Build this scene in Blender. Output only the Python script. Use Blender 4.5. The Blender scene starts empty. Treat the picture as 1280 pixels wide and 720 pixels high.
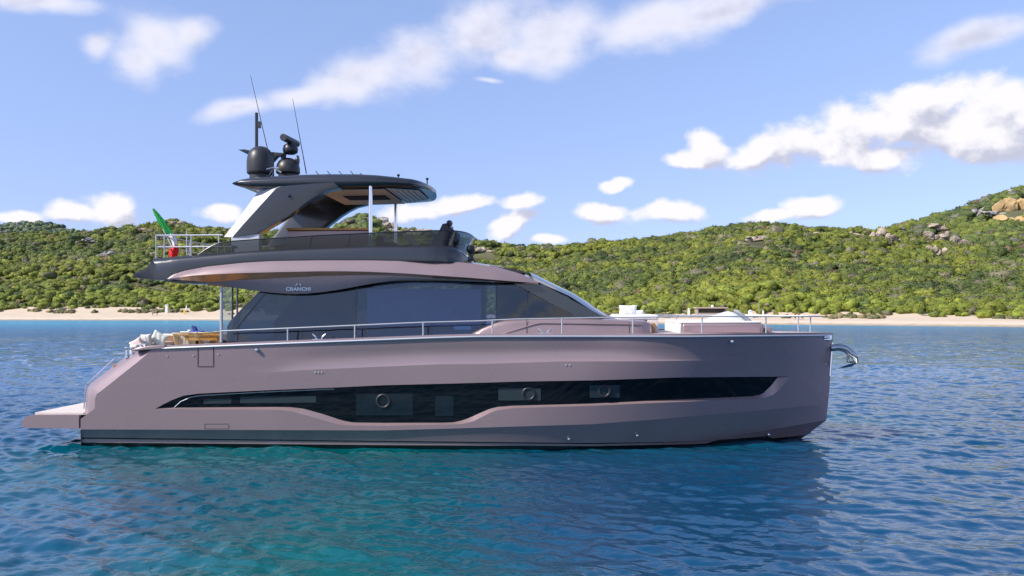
import bpy, bmesh, math, random
import numpy as np
from mathutils import Vector, Matrix
R = math.radians
random.seed(7); rng = np.random.default_rng(11)
C = bpy.context.scene.collection
scn = bpy.context.scene

# ------------------------------------------------------------------ camera, sun, sky, exposure
F = 1100.0; HZ = 385.0; CAMY = -24.6; CAMH = 3.46
cam = bpy.data.cameras.new('camera'); camo = bpy.data.objects.new('camera', cam); C.objects.link(camo)
camo.location = (0, CAMY, CAMH); camo.rotation_euler = (R(90), 0, 0)
cam.sensor_width = 36; cam.lens = 36*F/1280; cam.shift_y = (HZ-360)/1280
cam.clip_end = 9000; cam.clip_start = 0.1
scn.camera = camo
SUN_AZ = (-0.80, -0.42); SUN_EL = R(40)
n_ = math.hypot(*SUN_AZ); sd = Vector((SUN_AZ[0]/n_*math.cos(SUN_EL), SUN_AZ[1]/n_*math.cos(SUN_EL), math.sin(SUN_EL)))
sl = bpy.data.lights.new('sun', 'SUN'); sl.energy = 4.7; sl.angle = R(0.5); sl.color = (1, .94, .85)
so = bpy.data.objects.new('sun', sl); C.objects.link(so)
so.rotation_euler = (-sd).to_track_quat('-Z', 'Y').to_euler(); so.location = (-30, -40, 60)
scn.view_settings.view_transform = 'Standard'; scn.view_settings.look = 'None'
scn.view_settings.gamma = 1; scn.view_settings.exposure = 0.33; scn.view_settings.use_curve_mapping = False
scn.cycles.max_bounces = 6; scn.cycles.transparent_max_bounces = 10
scn.cycles.caustics_reflective = False; scn.cycles.caustics_refractive = False
scn.cycles.use_denoising = True

W = bpy.data.worlds.new('World'); scn.world = W; W.use_nodes = True
nt = W.node_tree; nt.nodes.clear(); NL = nt.links.new
def N(t, **kw):
    n = nt.nodes.new(t)
    for k, v in kw.items(): setattr(n, k, v)
    return n
def M(op, a, b=None, c=None, clamp=False):
    n = nt.nodes.new('ShaderNodeMath'); n.operation = op; n.use_clamp = clamp
    for i, v in enumerate((a, b, c)):
        if v is None: continue
        if isinstance(v, (int, float)): n.inputs[i].default_value = v
        else: NL(v, n.inputs[i])
    return n.outputs[0]
def VM(op, a, b=None):
    n = nt.nodes.new('ShaderNodeVectorMath'); n.operation = op
    for i, v in enumerate((a, b)):
        if v is None: continue
        if isinstance(v, (tuple, list)): n.inputs[i].default_value = v
        else: NL(v, n.inputs[i])
    return n
def SS(x, a, b):
    n = nt.nodes.new('ShaderNodeMapRange'); n.interpolation_type = 'SMOOTHSTEP'; NL(x, n.inputs[0])
    n.inputs[1].default_value = a; n.inputs[2].default_value = b; return n.outputs[0]
def MIXC(f, a, b):
    n = nt.nodes.new('ShaderNodeMix'); n.data_type = 'RGBA'
    if isinstance(f, (int, float)): n.inputs[0].default_value = f
    else: NL(f, n.inputs[0])
    for s, v in ((6, a), (7, b)):
        if isinstance(v, tuple): n.inputs[s].default_value = v
        else: NL(v, n.inputs[s])
    return n.outputs[2]
def NOISE(v, s, d=5, r=.55, dim='3D'):
    n = nt.nodes.new('ShaderNodeTexNoise'); n.noise_dimensions = dim; NL(v, n.inputs['Vector'])
    n.inputs['Scale'].default_value = s; n.inputs['Detail'].default_value = d; n.inputs['Roughness'].default_value = r
    return n
sky = N('ShaderNodeTexSky', sky_type='NISHITA'); sky.sun_disc = False; sky.sun_elevation = SUN_EL
sky.sun_rotation = math.atan2(sd.x, sd.y); sky.air_density = 1.0; sky.dust_density = 0.1; sky.ozone_density = 2.0
SKY_STRENGTH = 0.15
tc = N('ShaderNodeTexCoord'); nrm = VM('NORMALIZE', tc.outputs['Generated'])
sp = N('ShaderNodeSeparateXYZ'); NL(nrm.outputs[0], sp.inputs[0])
cs = N('ShaderNodeCombineXYZ'); NL(sp.outputs[0], cs.inputs[0]); NL(sp.outputs[1], cs.inputs[1]); NL(M('MAXIMUM', M('MULTIPLY_ADD', sp.outputs[2], .85, .10), .10), cs.inputs[2]); NL(cs.outputs[0], sky.inputs['Vector'])
az = M('ARCTAN2', sp.outputs[0], sp.outputs[1]); el = M('ARCSINE', sp.outputs[2])
cb = N('ShaderNodeCombineXYZ'); NL(az, cb.inputs[0]); NL(el, cb.inputs[1])
P0 = cb.outputs[0]
def ae(px, py):
    a = math.atan((px-640)/F); return a, math.atan((HZ-py)/F*math.cos(a))
def layer(blobs, nscale, amp, lo, hi, warp, stretch=(1, 1.5, 1), relief=False):
    wn = NOISE(VM('MULTIPLY', P0, (1, 1.4, 1)).outputs[0], nscale*.45, 3)
    w = VM('MULTIPLY', VM('SUBTRACT', wn.outputs['Color'], (.5, .5, .5)).outputs[0], (warp, warp*.7, 0)).outputs[0]
    P = VM('ADD', P0, w).outputs[0]
    def chain(PP):
        best = None
        for (px, py, rx, ry, rot) in blobs:
            a, e = ae(px, py)
            mp = N('ShaderNodeMapping', vector_type='TEXTURE'); NL(PP, mp.inputs[0])
            mp.inputs[1].default_value = (a, e, 0); mp.inputs[2].default_value = (0, 0, R(rot)); mp.inputs[3].default_value = (rx/F, ry/F, 1)
            v = M('SUBTRACT', 1.0, VM('LENGTH', mp.outputs[0]).outputs['Value'])
            best = v if best is None else M('SMOOTH_MAX', best, v, .3)
        return best
    best = chain(P)
    lift = M('SUBTRACT', chain(VM('ADD', P, (-.006, .016, 0)).outputs[0]), best) if relief else None
    Q = VM('MULTIPLY', P0, stretch).outputs[0]
    n1 = NOISE(Q, nscale, 6, .55).outputs[0]
    Q2 = VM('ADD', Q, (-.012, .024, 0)).outputs[0]
    n2 = NOISE(Q2, nscale, 6, .55).outputs[0]
    dens = M('ADD', best, M('MULTIPLY', M('SUBTRACT', n1, .5), amp))
    g = M('SUBTRACT', n1, n2)
    if relief: g = M('SUBTRACT', g, M('MULTIPLY', lift, .42))
    return SS(dens, lo, hi), dens, g
soft = [(300,140,55,16,12),(370,125,80,20,14),(450,100,90,32,18),(530,70,90,48,20),(600,45,100,55,14),(700,35,110,45,12),(800,25,120,38,14),(900,8,130,30,10),(1000,-8,120,22,8),
        (185,55,52,42,-15),(165,80,38,28,-30),(120,60,26,18,20),(225,50,40,26,20),(50,8,70,14,4),(610,106,26,6,0),(1215,50,85,20,14),(700,60,80,34,10),(640,70,60,28,0)]
cumu = [(850,196,34,14,0),(888,184,36,24,0),(945,192,46,24,0),(1000,182,66,36,4),(1060,172,70,40,6),(1130,160,72,44,10),(1170,130,56,30,6),(1200,170,90,42,2),(1255,125,46,44,0),(1290,150,90,55,0),(1100,196,80,18,0),
        (95,262,34,16,0),(145,256,42,24,0),(15,269,34,9,0),(270,268,38,13,0),(765,231,26,11,8),
        (520,268,52,17,5),(580,258,50,16,8),(655,252,40,15,8),(640,280,50,18,25),(690,300,36,8,0),
        (755,268,34,20,0),(830,268,60,17,0),(965,268,42,10,0),(1010,262,44,15,0)]
extra = []
for k in range(26):   # the rest of the sky, outside the photograph's view, so that glass and water mirror the same weather
    a = random.choice((-1, 1))*random.uniform(48, 175); extra.append((a, random.uniform(3, 34), random.uniform(90, 300), random.uniform(25, 80)))
a1, d1, g1 = layer(soft, 7.5, 2.3, -.08, .85, .08)
a2, d2, g2 = layer(cumu, 17, 1.95, .0, .50, .05, (1, 1.2, 1), True)
# general clouds away from the view
far_mask = SS(M('ABSOLUTE', az), .72, 1.0)
gn = NOISE(VM('MULTIPLY', P0, (1, 2.2, 1)).outputs[0], 3.2, 7, .58).outputs[0]
a3 = M('MULTIPLY', SS(M('SUBTRACT', gn, M('MULTIPLY', el, .38)), .42, .50), M('MULTIPLY', far_mask, SS(el, -.02, .06)))
sh1 = M('SUBTRACT', M('ADD', .98, M('MULTIPLY', g1, 1.3)), M('MULTIPLY', SS(d1, .4, 1.3), .16)); sh2 = M('SUBTRACT', M('ADD', .90, M('MULTIPLY', g2, 1.7)), M('MULTIPLY', SS(d2, .4, 1.4), .16))
c1 = MIXC(SS(sh1, .65, 1.0), (.52, .53, .64, 1), (.75, .74, .82, 1))
c2 = MIXC(SS(sh2, .60, 1.05), (.47, .48, .59, 1), (.81, .79, .82, 1))
skyb = VM('SCALE', sky.outputs[0]); skyb.inputs[3].default_value = SKY_STRENGTH
# the air near the horizon is paler and the whole sky a touch lavender
skyt = VM('MULTIPLY', skyb.outputs[0], MIXC(SS(el, -.02, .42), (.98, .85, 1.00, 1), (1.34, 1.17, 1.24, 1))).outputs[0]
up = SS(el, -.02, .02)
a1c = M('MULTIPLY', M('MULTIPLY', a1, .85), up); a2c = M('MULTIPLY', M('MULTIPLY', a2, .97), up)
m1 = MIXC(a1c, skyt, c1); m2 = MIXC(a2c, m1, c2); m3 = MIXC(M('MULTIPLY', a3, .85), m2, (.74, .74, .80, 1))
bg = N('ShaderNodeBackground'); NL(m3, bg.inputs[0]); bg.inputs[1].default_value = 1.0
wo = N('ShaderNodeOutputWorld'); NL(bg.outputs[0], wo.inputs[0])
W.cycles.sampling_method = 'MANUAL'; W.cycles.sample_map_resolution = 512

# ------------------------------------------------------------------ helpers
def tag(o, label=None, cat=None, group=None, kind=None):
    if label: o['label'] = label
    if cat: o['category'] = cat
    if group: o['group'] = group
    if kind: o['kind'] = kind
    return o
def empty(name, label, cat, loc=(0, 0, 0), rz=0, group=None):
    o = bpy.data.objects.new(name, None); o.empty_display_size = .2; C.objects.link(o)
    o.location = loc; o.rotation_euler = (0, 0, rz); return tag(o, label, cat, group)
def mesh_obj(name, V, Fc, mats, parent=None, smooth=30, midx=None):
    me = bpy.data.meshes.new(name); me.from_pydata([tuple(map(float, v)) for v in V], [], [tuple(map(int, f)) for f in Fc])
    for m in (mats if isinstance(mats, (list, tuple)) else [mats]): me.materials.append(m)
    if midx is not None: me.polygons.foreach_set('material_index', midx)
    me.validate(clean_customdata=False); me.update()
    if smooth:
        me.polygons.foreach_set('use_smooth', [True]*len(me.polygons)); me.set_sharp_from_angle(angle=R(smooth))
    o = bpy.data.objects.new(name, me); C.objects.link(o)
    if parent: o.parent = parent
    return o
class MB:
    def __init__(s): s.V = []; s.F = []; s.m = []
    def add(s, V, Fc, mi=0):
        b = len(s.V); s.V += [tuple(map(float, v)) for v in V]; s.F += [tuple(int(i)+b for i in f) for f in Fc]; s.m += [mi]*len(Fc); return s
    def grid(s, rows, mi=0, close_u=False, mirror=False):
        rows = np.asarray(rows, float); K, n = rows.shape[:2]; Fc = []
        for k in range(K-1):
            for i in range(n if close_u else n-1):
                j = (i+1) % n; Fc.append((k*n+i, k*n+j, (k+1)*n+j, (k+1)*n+i))
        s.add(rows.reshape(-1, 3), Fc, mi)
        if mirror:
            r2 = rows.copy(); r2[..., 1] *= -1; s.add(r2.reshape(-1, 3), [f[::-1] for f in Fc], mi)
        return s
    def box(s, lo, hi, mi=0):
        x0, y0, z0 = lo; x1, y1, z1 = hi
        return s.add([(x0,y0,z0),(x1,y0,z0),(x1,y1,z0),(x0,y1,z0),(x0,y0,z1),(x1,y0,z1),(x1,y1,z1),(x0,y1,z1)],
                     [(0,3,2,1),(4,5,6,7),(0,1,5,4),(1,2,6,5),(2,3,7,6),(3,0,4,7)], mi)
    def prism(s, xz, y0, y1, mi=0, off=(0, 0)):
        n = len(xz); V = [(x, y0, z) for x, z in xz]+[(x+off[0], y1, z+off[1]) for x, z in xz]
        Fc = [tuple(range(n))[::-1], tuple(range(n, 2*n))]+[(i, (i+1) % n, n+(i+1) % n, n+i) for i in range(n)]
        return s.add(V, Fc, mi)
    def tube(s, pts, r, n=8, mi=0, caps=True):
        pts = [Vector(p) for p in pts]; rr = r if isinstance(r, (list, tuple)) else [r]*len(pts)
        rings = []; up = Vector((0, 0, 1))
        for i, p in enumerate(pts):
            d = (pts[min(i+1, len(pts)-1)]-pts[max(i-1, 0)]).normalized()
            u = Vector((0, 1, 0)) if abs(d.z) > .8 else up
            a = d.cross(u).normalized(); b = a.cross(d).normalized()
            rings.append([p+(a*math.cos(t)+b*math.sin(t))*rr[i] for t in [2*math.pi*k/n for k in range(n)]])
        s.grid(rings, mi, close_u=True)
        if caps:
            b = len(s.V); s.F += [tuple(range(b-n, b)), tuple(range(b-n*len(pts), b-n*len(pts)+n))[::-1]]; s.m += [mi, mi]
        return s
    def lathe(s, c, prof, n=24, mi=0, axis='z'):
        rows = []
        for r, h in prof:
            ring = []
            for k in range(n):
                t = 2*math.pi*k/n; a, b = r*math.cos(t), r*math.sin(t)
                ring.append((c[0]+a, c[1]+b, c[2]+h) if axis == 'z' else ((c[0]+a, c[1]+h, c[2]+b) if axis == 'y' else (c[0]+h, c[1]+a, c[2]+b)))
            rows.append(ring)
        return s.grid(rows, mi, close_u=True)
    def build(s, name, mats, parent=None, smooth=30, bevel=0):
        o = mesh_obj(name, s.V, s.F, mats, parent, smooth, s.m)
        bm = bmesh.new(); bm.from_mesh(o.data); bmesh.ops.recalc_face_normals(bm, faces=bm.faces); bm.to_mesh(o.data); bm.free()
        if bevel:
            b = o.modifiers.new('bevel', 'BEVEL'); b.width = bevel; b.segments = 2; b.limit_method = 'ANGLE'; b.harden_normals = False
        return o
def mat(name, col, rough=.5, metal=0, coat=0, coat_r=.05, var=0, vscale=4, bump=0, bscale=40, spec=.5, sheen=0, ior=1.5):
    m = bpy.data.materials.new(name); m.use_nodes = True; t = m.node_tree; b = t.nodes['Principled BSDF']
    b.inputs['Base Color'].default_value = (*col, 1); b.inputs['Roughness'].default_value = rough; b.inputs['Metallic'].default_value = metal
    b.inputs['Coat Weight'].default_value = coat; b.inputs['Coat Roughness'].default_value = coat_r; b.inputs['Specular IOR Level'].default_value = spec
    b.inputs['Sheen Weight'].default_value = sheen; b.inputs['IOR'].default_value = ior
    tcn = t.nodes.new('ShaderNodeTexCoord')
    if var:
        n = t.nodes.new('ShaderNodeTexNoise'); n.inputs['Scale'].default_value = vscale; n.inputs['Detail'].default_value = 6
        t.links.new(tcn.outputs['Object'], n.inputs['Vector'])
        r = t.nodes.new('ShaderNodeValToRGB'); r.color_ramp.elements[0].position = .3; r.color_ramp.elements[1].position = .7
        r.color_ramp.elements[0].color = (*[c*(1-var) for c in col], 1); r.color_ramp.elements[1].color = (*[min(1, c*(1+var)) for c in col], 1)
        t.links.new(n.outputs[0], r.inputs[0]); t.links.new(r.outputs[0], b.inputs['Base Color'])
        mr = t.nodes.new('ShaderNodeMapRange'); mr.inputs[3].default_value = max(0, rough-.06); mr.inputs[4].default_value = rough+.06
        t.links.new(n.outputs[0], mr.inputs[0]); t.links.new(mr.outputs[0], b.inputs['Roughness'])
    if bump:
        n = t.nodes.new('ShaderNodeTexNoise'); n.inputs['Scale'].default_value = bscale; n.inputs['Detail'].default_value = 4
        t.links.new(tcn.outputs['Object'], n.inputs['Vector'])
        bp = t.nodes.new('ShaderNodeBump'); bp.inputs['Strength'].default_value = 1; bp.inputs['Distance'].default_value = bump
        t.links.new(n.outputs[0], bp.inputs['Height']); t.links.new(bp.outputs[0], b.inputs['Normal'])
    return m
def glass(name, tint, refl=.06, rough=.0):
    m = bpy.data.materials.new(name); m.use_nodes = True; t = m.node_tree; t.nodes.clear()
    o = t.nodes.new('ShaderNodeOutputMaterial'); mx = t.nodes.new('ShaderNodeMixShader'); tr = t.nodes.new('ShaderNodeBsdfTransparent'); g = t.nodes.new('ShaderNodeBsdfGlossy')
    fr = t.nodes.new('ShaderNodeFresnel'); fr.inputs[0].default_value = 1.5; ad = t.nodes.new('ShaderNodeMath'); ad.inputs[1].default_value = refl; ad.use_clamp = True
    tr.inputs[0].default_value = (*tint, 1); g.inputs['Roughness'].default_value = rough
    t.links.new(fr.outputs[0], ad.inputs[0]); t.links.new(ad.outputs[0], mx.inputs[0]); t.links.new(tr.outputs[0], mx.inputs[1]); t.links.new(g.outputs[0], mx.inputs[2]); t.links.new(mx.outputs[0], o.inputs[0])
    n = t.nodes.new('ShaderNodeTexNoise'); n.inputs['Scale'].default_value = 1.3; n.inputs['Detail'].default_value = 1
    tcn = t.nodes.new('ShaderNodeTexCoord'); t.links.new(tcn.outputs['Object'], n.inputs['Vector'])
    bp = t.nodes.new('ShaderNodeBump'); bp.inputs['Distance'].default_value = .015; t.links.new(n.outputs[0], bp.inputs['Height']); t.links.new(bp.outputs[0], g.inputs['Normal'])
    return m

# ------------------------------------------------------------------ value noise in numpy
def vnoise(x, y, seed=0):
    xi = np.floor(x).astype(np.int64); yi = np.floor(y).astype(np.int64); xf = x-xi; yf = y-yi
    def h(a, b):
        v = (a*374761393+b*668265263+seed*982451653) & 0xffffffff; v = ((v ^ (v >> 13))*1274126177) & 0xffffffff
        return ((v ^ (v >> 16)) & 0xffff)/65535.
    u = xf*xf*(3-2*xf); v = yf*yf*(3-2*yf)
    return (h(xi, yi)*(1-u)+h(xi+1, yi)*u)*(1-v)+(h(xi, yi+1)*(1-u)+h(xi+1, yi+1)*u)*v
def fbm(x, y, o=4, seed=0):
    s = 0; a = .5
    for k in range(o): s = s+a*(vnoise(x, y, seed+k)-.5); x = x*2.03; y = y*2.03; a *= .5
    return s*2
def big_mesh(name, V, Fc, mats, smooth=True, quads=True):
    me = bpy.data.meshes.new(name); nv = len(V); nf = len(Fc); k = Fc.shape[1]
    me.vertices.add(nv); me.vertices.foreach_set('co', np.ascontiguousarray(V, np.float32).ravel())
    me.loops.add(nf*k); me.loops.foreach_set('vertex_index', np.ascontiguousarray(Fc, np.int32).ravel())
    me.polygons.add(nf); me.polygons.foreach_set('loop_start', np.arange(0, nf*k, k, dtype=np.int32))
    me.update(calc_edges=True)
    if smooth: me.polygons.foreach_set('use_smooth', np.ones(nf, bool))
    for m in mats: me.materials.append(m)
    o = bpy.data.objects.new(name, me); C.objects.link(o); return o
def gridfaces(K, n):
    a = np.arange(K*n).reshape(K, n); return np.stack([a[:-1, :-1], a[:-1, 1:], a[1:, 1:], a[1:, :-1]], -1).reshape(-1, 4)

# ------------------------------------------------------------------ sea
def water_mat():
    m = bpy.data.materials.new('sea_water'); m.use_nodes = True; t = m.node_tree; b = t.nodes['Principled BSDF']; L_ = t.links.new
    g = t.nodes.new('ShaderNodeNewGeometry')
    n = t.nodes.new('ShaderNodeTexNoise'); n.inputs['Scale'].default_value = .045; n.inputs['Detail'].default_value = 3; L_(g.outputs['Position'], n.inputs['Vector'])
    s = t.nodes.new('ShaderNodeSeparateXYZ'); L_(g.outputs['Position'], s.inputs[0])
    def mr(v, a, bb):
        k = t.nodes.new('ShaderNodeMapRange'); k.interpolation_type = 'SMOOTHSTEP'; L_(v, k.inputs[0]); k.inputs[1].default_value = a; k.inputs[2].default_value = bb; return k.outputs[0]
    def mix(f, a, bb):
        k = t.nodes.new('ShaderNodeMix'); k.data_type = 'RGBA'; L_(f, k.inputs[0])
        for i, v in ((6, a), (7, bb)):
            if isinstance(v, tuple): k.inputs[i].default_value = v
            else: L_(v, k.inputs[i])
        return k.outputs[2]
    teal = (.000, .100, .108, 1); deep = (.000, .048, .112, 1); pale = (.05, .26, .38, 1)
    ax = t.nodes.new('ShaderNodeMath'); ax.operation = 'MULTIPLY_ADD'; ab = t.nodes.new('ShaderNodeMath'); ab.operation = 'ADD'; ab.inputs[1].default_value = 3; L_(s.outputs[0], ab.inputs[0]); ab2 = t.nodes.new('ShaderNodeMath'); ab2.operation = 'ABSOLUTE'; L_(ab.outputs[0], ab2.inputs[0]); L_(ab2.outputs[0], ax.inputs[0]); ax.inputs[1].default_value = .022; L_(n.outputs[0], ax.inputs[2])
    c = mix(mr(ax.outputs[0], .52, .78), teal, deep)  # teal painted where the hull's reflection hides the sky, bluer base elsewhere
    c = mix(mr(s.outputs[1], 2, 40), c, (.004, .095, .24, 1))            # deep blue water further out, with reflected sky put into its colour
    c = mix(mr(s.outputs[1], 90, 200), c, pale)       # pale sandy shallows off the beach
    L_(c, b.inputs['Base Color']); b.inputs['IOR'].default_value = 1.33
    def mr2(v, a, bb, o0, o1):
        k = t.nodes.new('ShaderNodeMapRange'); L_(v, k.inputs[0]); k.inputs[1].default_value = a; k.inputs[2].default_value = bb; k.inputs[3].default_value = o0; k.inputs[4].default_value = o1; return k.outputs[0]
    L_(mr2(s.outputs[1], 40, 150, .015, .25), b.inputs['Roughness']); L_(mr2(s.outputs[1], 4, 90, 1.0, .16), b.inputs['Specular IOR Level'])   # waves too small to resolve far out: rougher, less mirror-like
    def wn(sc, d, st):
        mp = t.nodes.new('ShaderNodeMapping'); L_(g.outputs['Position'], mp.inputs[0]); mp.inputs['Scale'].default_value = (sc, sc*st, sc); mp.inputs['Rotation'].default_value = (0, 0, R(12))
        k = t.nodes.new('ShaderNodeTexNoise'); k.inputs['Scale'].default_value = 1; k.inputs['Detail'].default_value = d; L_(mp.outputs[0], k.inputs['Vector']); return k.outputs[0]
    b1 = t.nodes.new('ShaderNodeBump'); b1.inputs['Distance'].default_value = .018; b1.inputs['Strength'].default_value = .8; L_(wn(3.4, 4, 1.7), b1.inputs['Height'])
    b2 = t.nodes.new('ShaderNodeBump'); b2.inputs['Distance'].default_value = .30; b2.inputs['Strength'].default_value = .9; L_(wn(.55, 3, 1.9), b2.inputs['Height'])
    # small ripples near, longer wind waves out where the modelled ones end
    L_(b2.outputs[0], b1.inputs['Normal'])
    L_(mr(s.outputs[1], 5, 60), b2.inputs['Strength'])
    L_(b1.outputs[0], b.inputs['Normal'])
    return m
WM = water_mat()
th = np.radians(np.linspace(-78, 78, 1250)); rr = np.concatenate([np.geomspace(2.5, 9, 150)[:-1], np.geomspace(9, 60, 880)[:-1], np.geomspace(60, 420, 330)])
TH, RR = np.meshgrid(th, rr); X = RR*np.sin(TH); Y = CAMY+RR*np.cos(TH); Z = np.zeros_like(X)
dr = np.gradient(rr)[:, None]
wr = np.random.default_rng(3)
gust = .75+.5*fbm(X/14, Y/22, 3, 5)
for k in range(110):
    lam = .22*(3.6/.22)**(wr.random()**1.25); d = R(78)+wr.normal(0, .75); kx, ky = math.cos(d)*2*math.pi/lam, math.sin(d)*2*math.pi/lam
    slope = .0235*(1.35 if .28 < lam < 1.0 else (.9 if lam < .28 else .62)); A = slope*lam/(2*math.pi)
    att = np.clip((lam/dr-2.5)/2.5, 0, 1)
    if not att.any(): continue
    ph = kx*X+ky*Y+wr.random()*6.28+1.1*np.sin(X*.5/lam+Y*.31/lam+k)
    s_ = np.sin(ph); Z += A*att*gust*(s_+.28*np.cos(2*ph))
Z[RR > 380] *= 0; Z -= .14
rr2 = np.array([0.01])
Vw = np.stack([X, Y, Z], -1).reshape(-1, 3)
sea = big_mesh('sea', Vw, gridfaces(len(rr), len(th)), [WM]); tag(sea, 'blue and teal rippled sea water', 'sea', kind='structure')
# calm outer sheet to the horizon, on the same material, just outside and below the modelled waves
MBs = MB()
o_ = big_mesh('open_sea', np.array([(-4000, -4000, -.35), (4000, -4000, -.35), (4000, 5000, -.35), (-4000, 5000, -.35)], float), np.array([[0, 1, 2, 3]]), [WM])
tag(o_, 'open sea sheet reaching the horizon', 'sea', kind='structure')

# ------------------------------------------------------------------ land
def interp(pts): a = np.array(pts, float); return lambda v: np.interp(v, a[:, 0], a[:, 1])
U2P = lambda u: 640+F*u
shore_d = interp([(-900, 262), (0, 262), (250, 258), (500, 232), (840, 200), (1000, 190), (1280, 168), (2300, 120)])
veg_y = interp([(-900, 389.5), (0, 389), (200, 389), (270, 391), (500, 393), (840, 395), (1000, 395.5), (1280, 398.5), (2300, 402)])
ridge_y = interp([(-900, 300), (-300, 285), (0, 292), (40, 291), (90, 292), (118, 290), (150, 286), (182, 281), (209, 274), (218, 275), (248, 284), (278, 286), (330, 290), (415, 291), (430, 292),(500, 300), (560, 306), (600, 308), (640, 309), (690, 310), (720, 304), (760, 300), (800, 297), (850, 292), (885, 285), (920, 280), (960, 279), (1000, 281), (1050, 284), (1130, 290), (1200, 301), (1280, 311), (1500, 315), (2300, 320)])
def ridge_d(px): return shore_d(px)+interp([(-900, 330), (0, 330), (250, 330), (640, 250), (900, 270), (1280, 220), (2300, 250)])(px)
BD = 24.
def land_pt(u, t):
    """t: -1..0 beach, 0..1 hillside, 1..1.6 behind the ridge; u = lateral over distance"""
    px = U2P(u); S = shore_d(px); Rd = ridge_d(px); S0 = S+BD
    zv = CAMH+(HZ-veg_y(px))/F*S0; zr = CAMH+(HZ-ridge_y(px))/F*Rd-2.0
    d = np.where(t < 0, S+(t+1)*BD, S0+t*(Rd-S0))
    tt = np.clip(t, 0, 1); f = tt**.92*(1-.06*np.sin(tt*math.pi)) 
    z = np.where(t < 0, zv*np.clip(t+1, 0, None)**1.1*1.0+.1*np.minimum(t+1, 0)*10, zv+(zr-zv)*f)
    z = np.where(t > 1, zr-(t-1)*(zr-2)*1.1, z)
    x = u*d; y = CAMY+d
    b = np.clip(tt*6, 0, 1)*np.clip((1.25-t)*3, .0, 1)
    z = z+b*(fbm(x/60, y/60, 3, 2)*7+fbm(x/16, y/16, 3, 9)*2.2)*np.where(t < .92, 1, .35)
    z = z+np.where(t < 0, .25*fbm(x/5, y/3, 3, 21)*np.clip((t+1)*3, 0, 1), 0)
    return x, y, z
def land_mat():
    m = mat('maquis_soil', (.095, .095, .04), .95, var=.4, vscale=.08, bump=.3, bscale=.6); return m
def sand_mat():
    m = bpy.data.materials.new('beach_sand'); m.use_nodes = True; t = m.node_tree; b = t.nodes['Principled BSDF']; L_ = t.links.new
    g = t.nodes.new('ShaderNodeNewGeometry'); s = t.nodes.new('ShaderNodeSeparateXYZ'); L_(g.outputs['Position'], s.inputs[0])
    n = t.nodes.new('ShaderNodeTexNoise'); n.inputs['Scale'].default_value = .4; n.inputs['Detail'].default_value = 6; L_(g.outputs['Position'], n.inputs['Vector'])
    a = t.nodes.new('ShaderNodeMath'); a.operation = 'MULTIPLY_ADD'; L_(n.outputs[0], a.inputs[0]); a.inputs[1].default_value = .7; L_(s.outputs[2], a.inputs[2])
    r = t.nodes.new('ShaderNodeValToRGB'); L_(a.outputs[0], r.inputs[0]); e = r.color_ramp.elements
    e[0].position = .30; e[0].color = (.34, .27, .18, 1); e[1].position = .55; e[1].color = (.62, .50, .36, 1); q = e.new(.8); q.color = (.66, .54, .40, 1); q = e.new(1.0); q.color = (.58, .46, .33, 1)
    L_(r.outputs[0], b.inputs['Base Color']); b.inputs['Roughness'].default_value = .95; return m
LM, SM = land_mat(), sand_mat()
uu = np.linspace(-1.15, 1.15, 700)
tb = np.linspace(-1.35, .02, 24); Ug, Tg = np.meshgrid(uu, tb)
x, y, z = land_pt(Ug, Tg); tag(big_mesh('beach', np.stack([x, y, z+.02], -1).reshape(-1, 3), gridfaces(len(tb), len(uu)), [SM]), 'pale sandy beach along the foot of the green hills', 'beach', kind='structure')
tg = np.concatenate([np.linspace(0, 1.2, 110), np.linspace(1.22, 1.6, 12)]); Ug, Tg = np.meshgrid(uu, tg)
x, y, z = land_pt(Ug, Tg); tag(big_mesh('hill', np.stack([x, y, z], -1).reshape(-1, 3), gridfaces(len(tg), len(uu)), [LM]), 'green scrub covered hillside behind the beach', 'hill', kind='structure')
# farther hills
def far_hill(name, prof, D0, D1, label, u0, u1):
    py = interp(prof); us = np.linspace(u0, u1, 300); ts = np.linspace(0, 1.4, 60); Uq, Tq = np.meshgrid(us, ts)
    def pt(u, t):
        zr = CAMH+(HZ-py(U2P(u)))/F*D1-2.5; d = D0+t*(D1-D0); z = np.where(t < 1, zr*np.clip(t, 0, 1)**.9, zr-(t-1)*zr*.8)
        xx = u*d; yy = CAMY+d; z = z+(fbm(xx/80, yy/80, 4, 31)*9+fbm(xx/22, yy/22, 3, 33)*3)*np.clip(t*4, 0, 1)*np.where(t < .93, 1, .3); return xx, yy, z
    x, y, z = pt(Uq, Tq); o = big_mesh(name, np.stack([x, y, z], -1).reshape(-1, 3), gridfaces(len(ts), len(us)), [LM]); tag(o, label, 'hill', kind='structure'); return pt
fr = far_hill('hill', [(980, 320), (1090, 290), (1130, 280), (1180, 265), (1230, 250), (1262, 238), (1300, 234), (1500, 250), (1900, 300)], 330, 640, 'farther hill rising at the right edge with bare rock', .30, 1.1)
fc = far_hill('hill', [(300, 330), (380, 300), (415, 287), (438, 272), (450, 270), (467, 269), (476, 274), (484, 281), (505, 285), (530, 288), (560, 294), (600, 301), (700, 309), (800, 330)], 330, 720, 'rocky knoll seen between the flybridge posts', -.32, .15)
fl = far_hill('hill', [(-900, 290), (-100, 285), (0, 280), (25, 278), (40, 276), (60, 278), (90, 283), (150, 300), (300, 330)], 560, 1150, 'distant bluish hill top at the left edge', -1.1, -.28)

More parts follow.
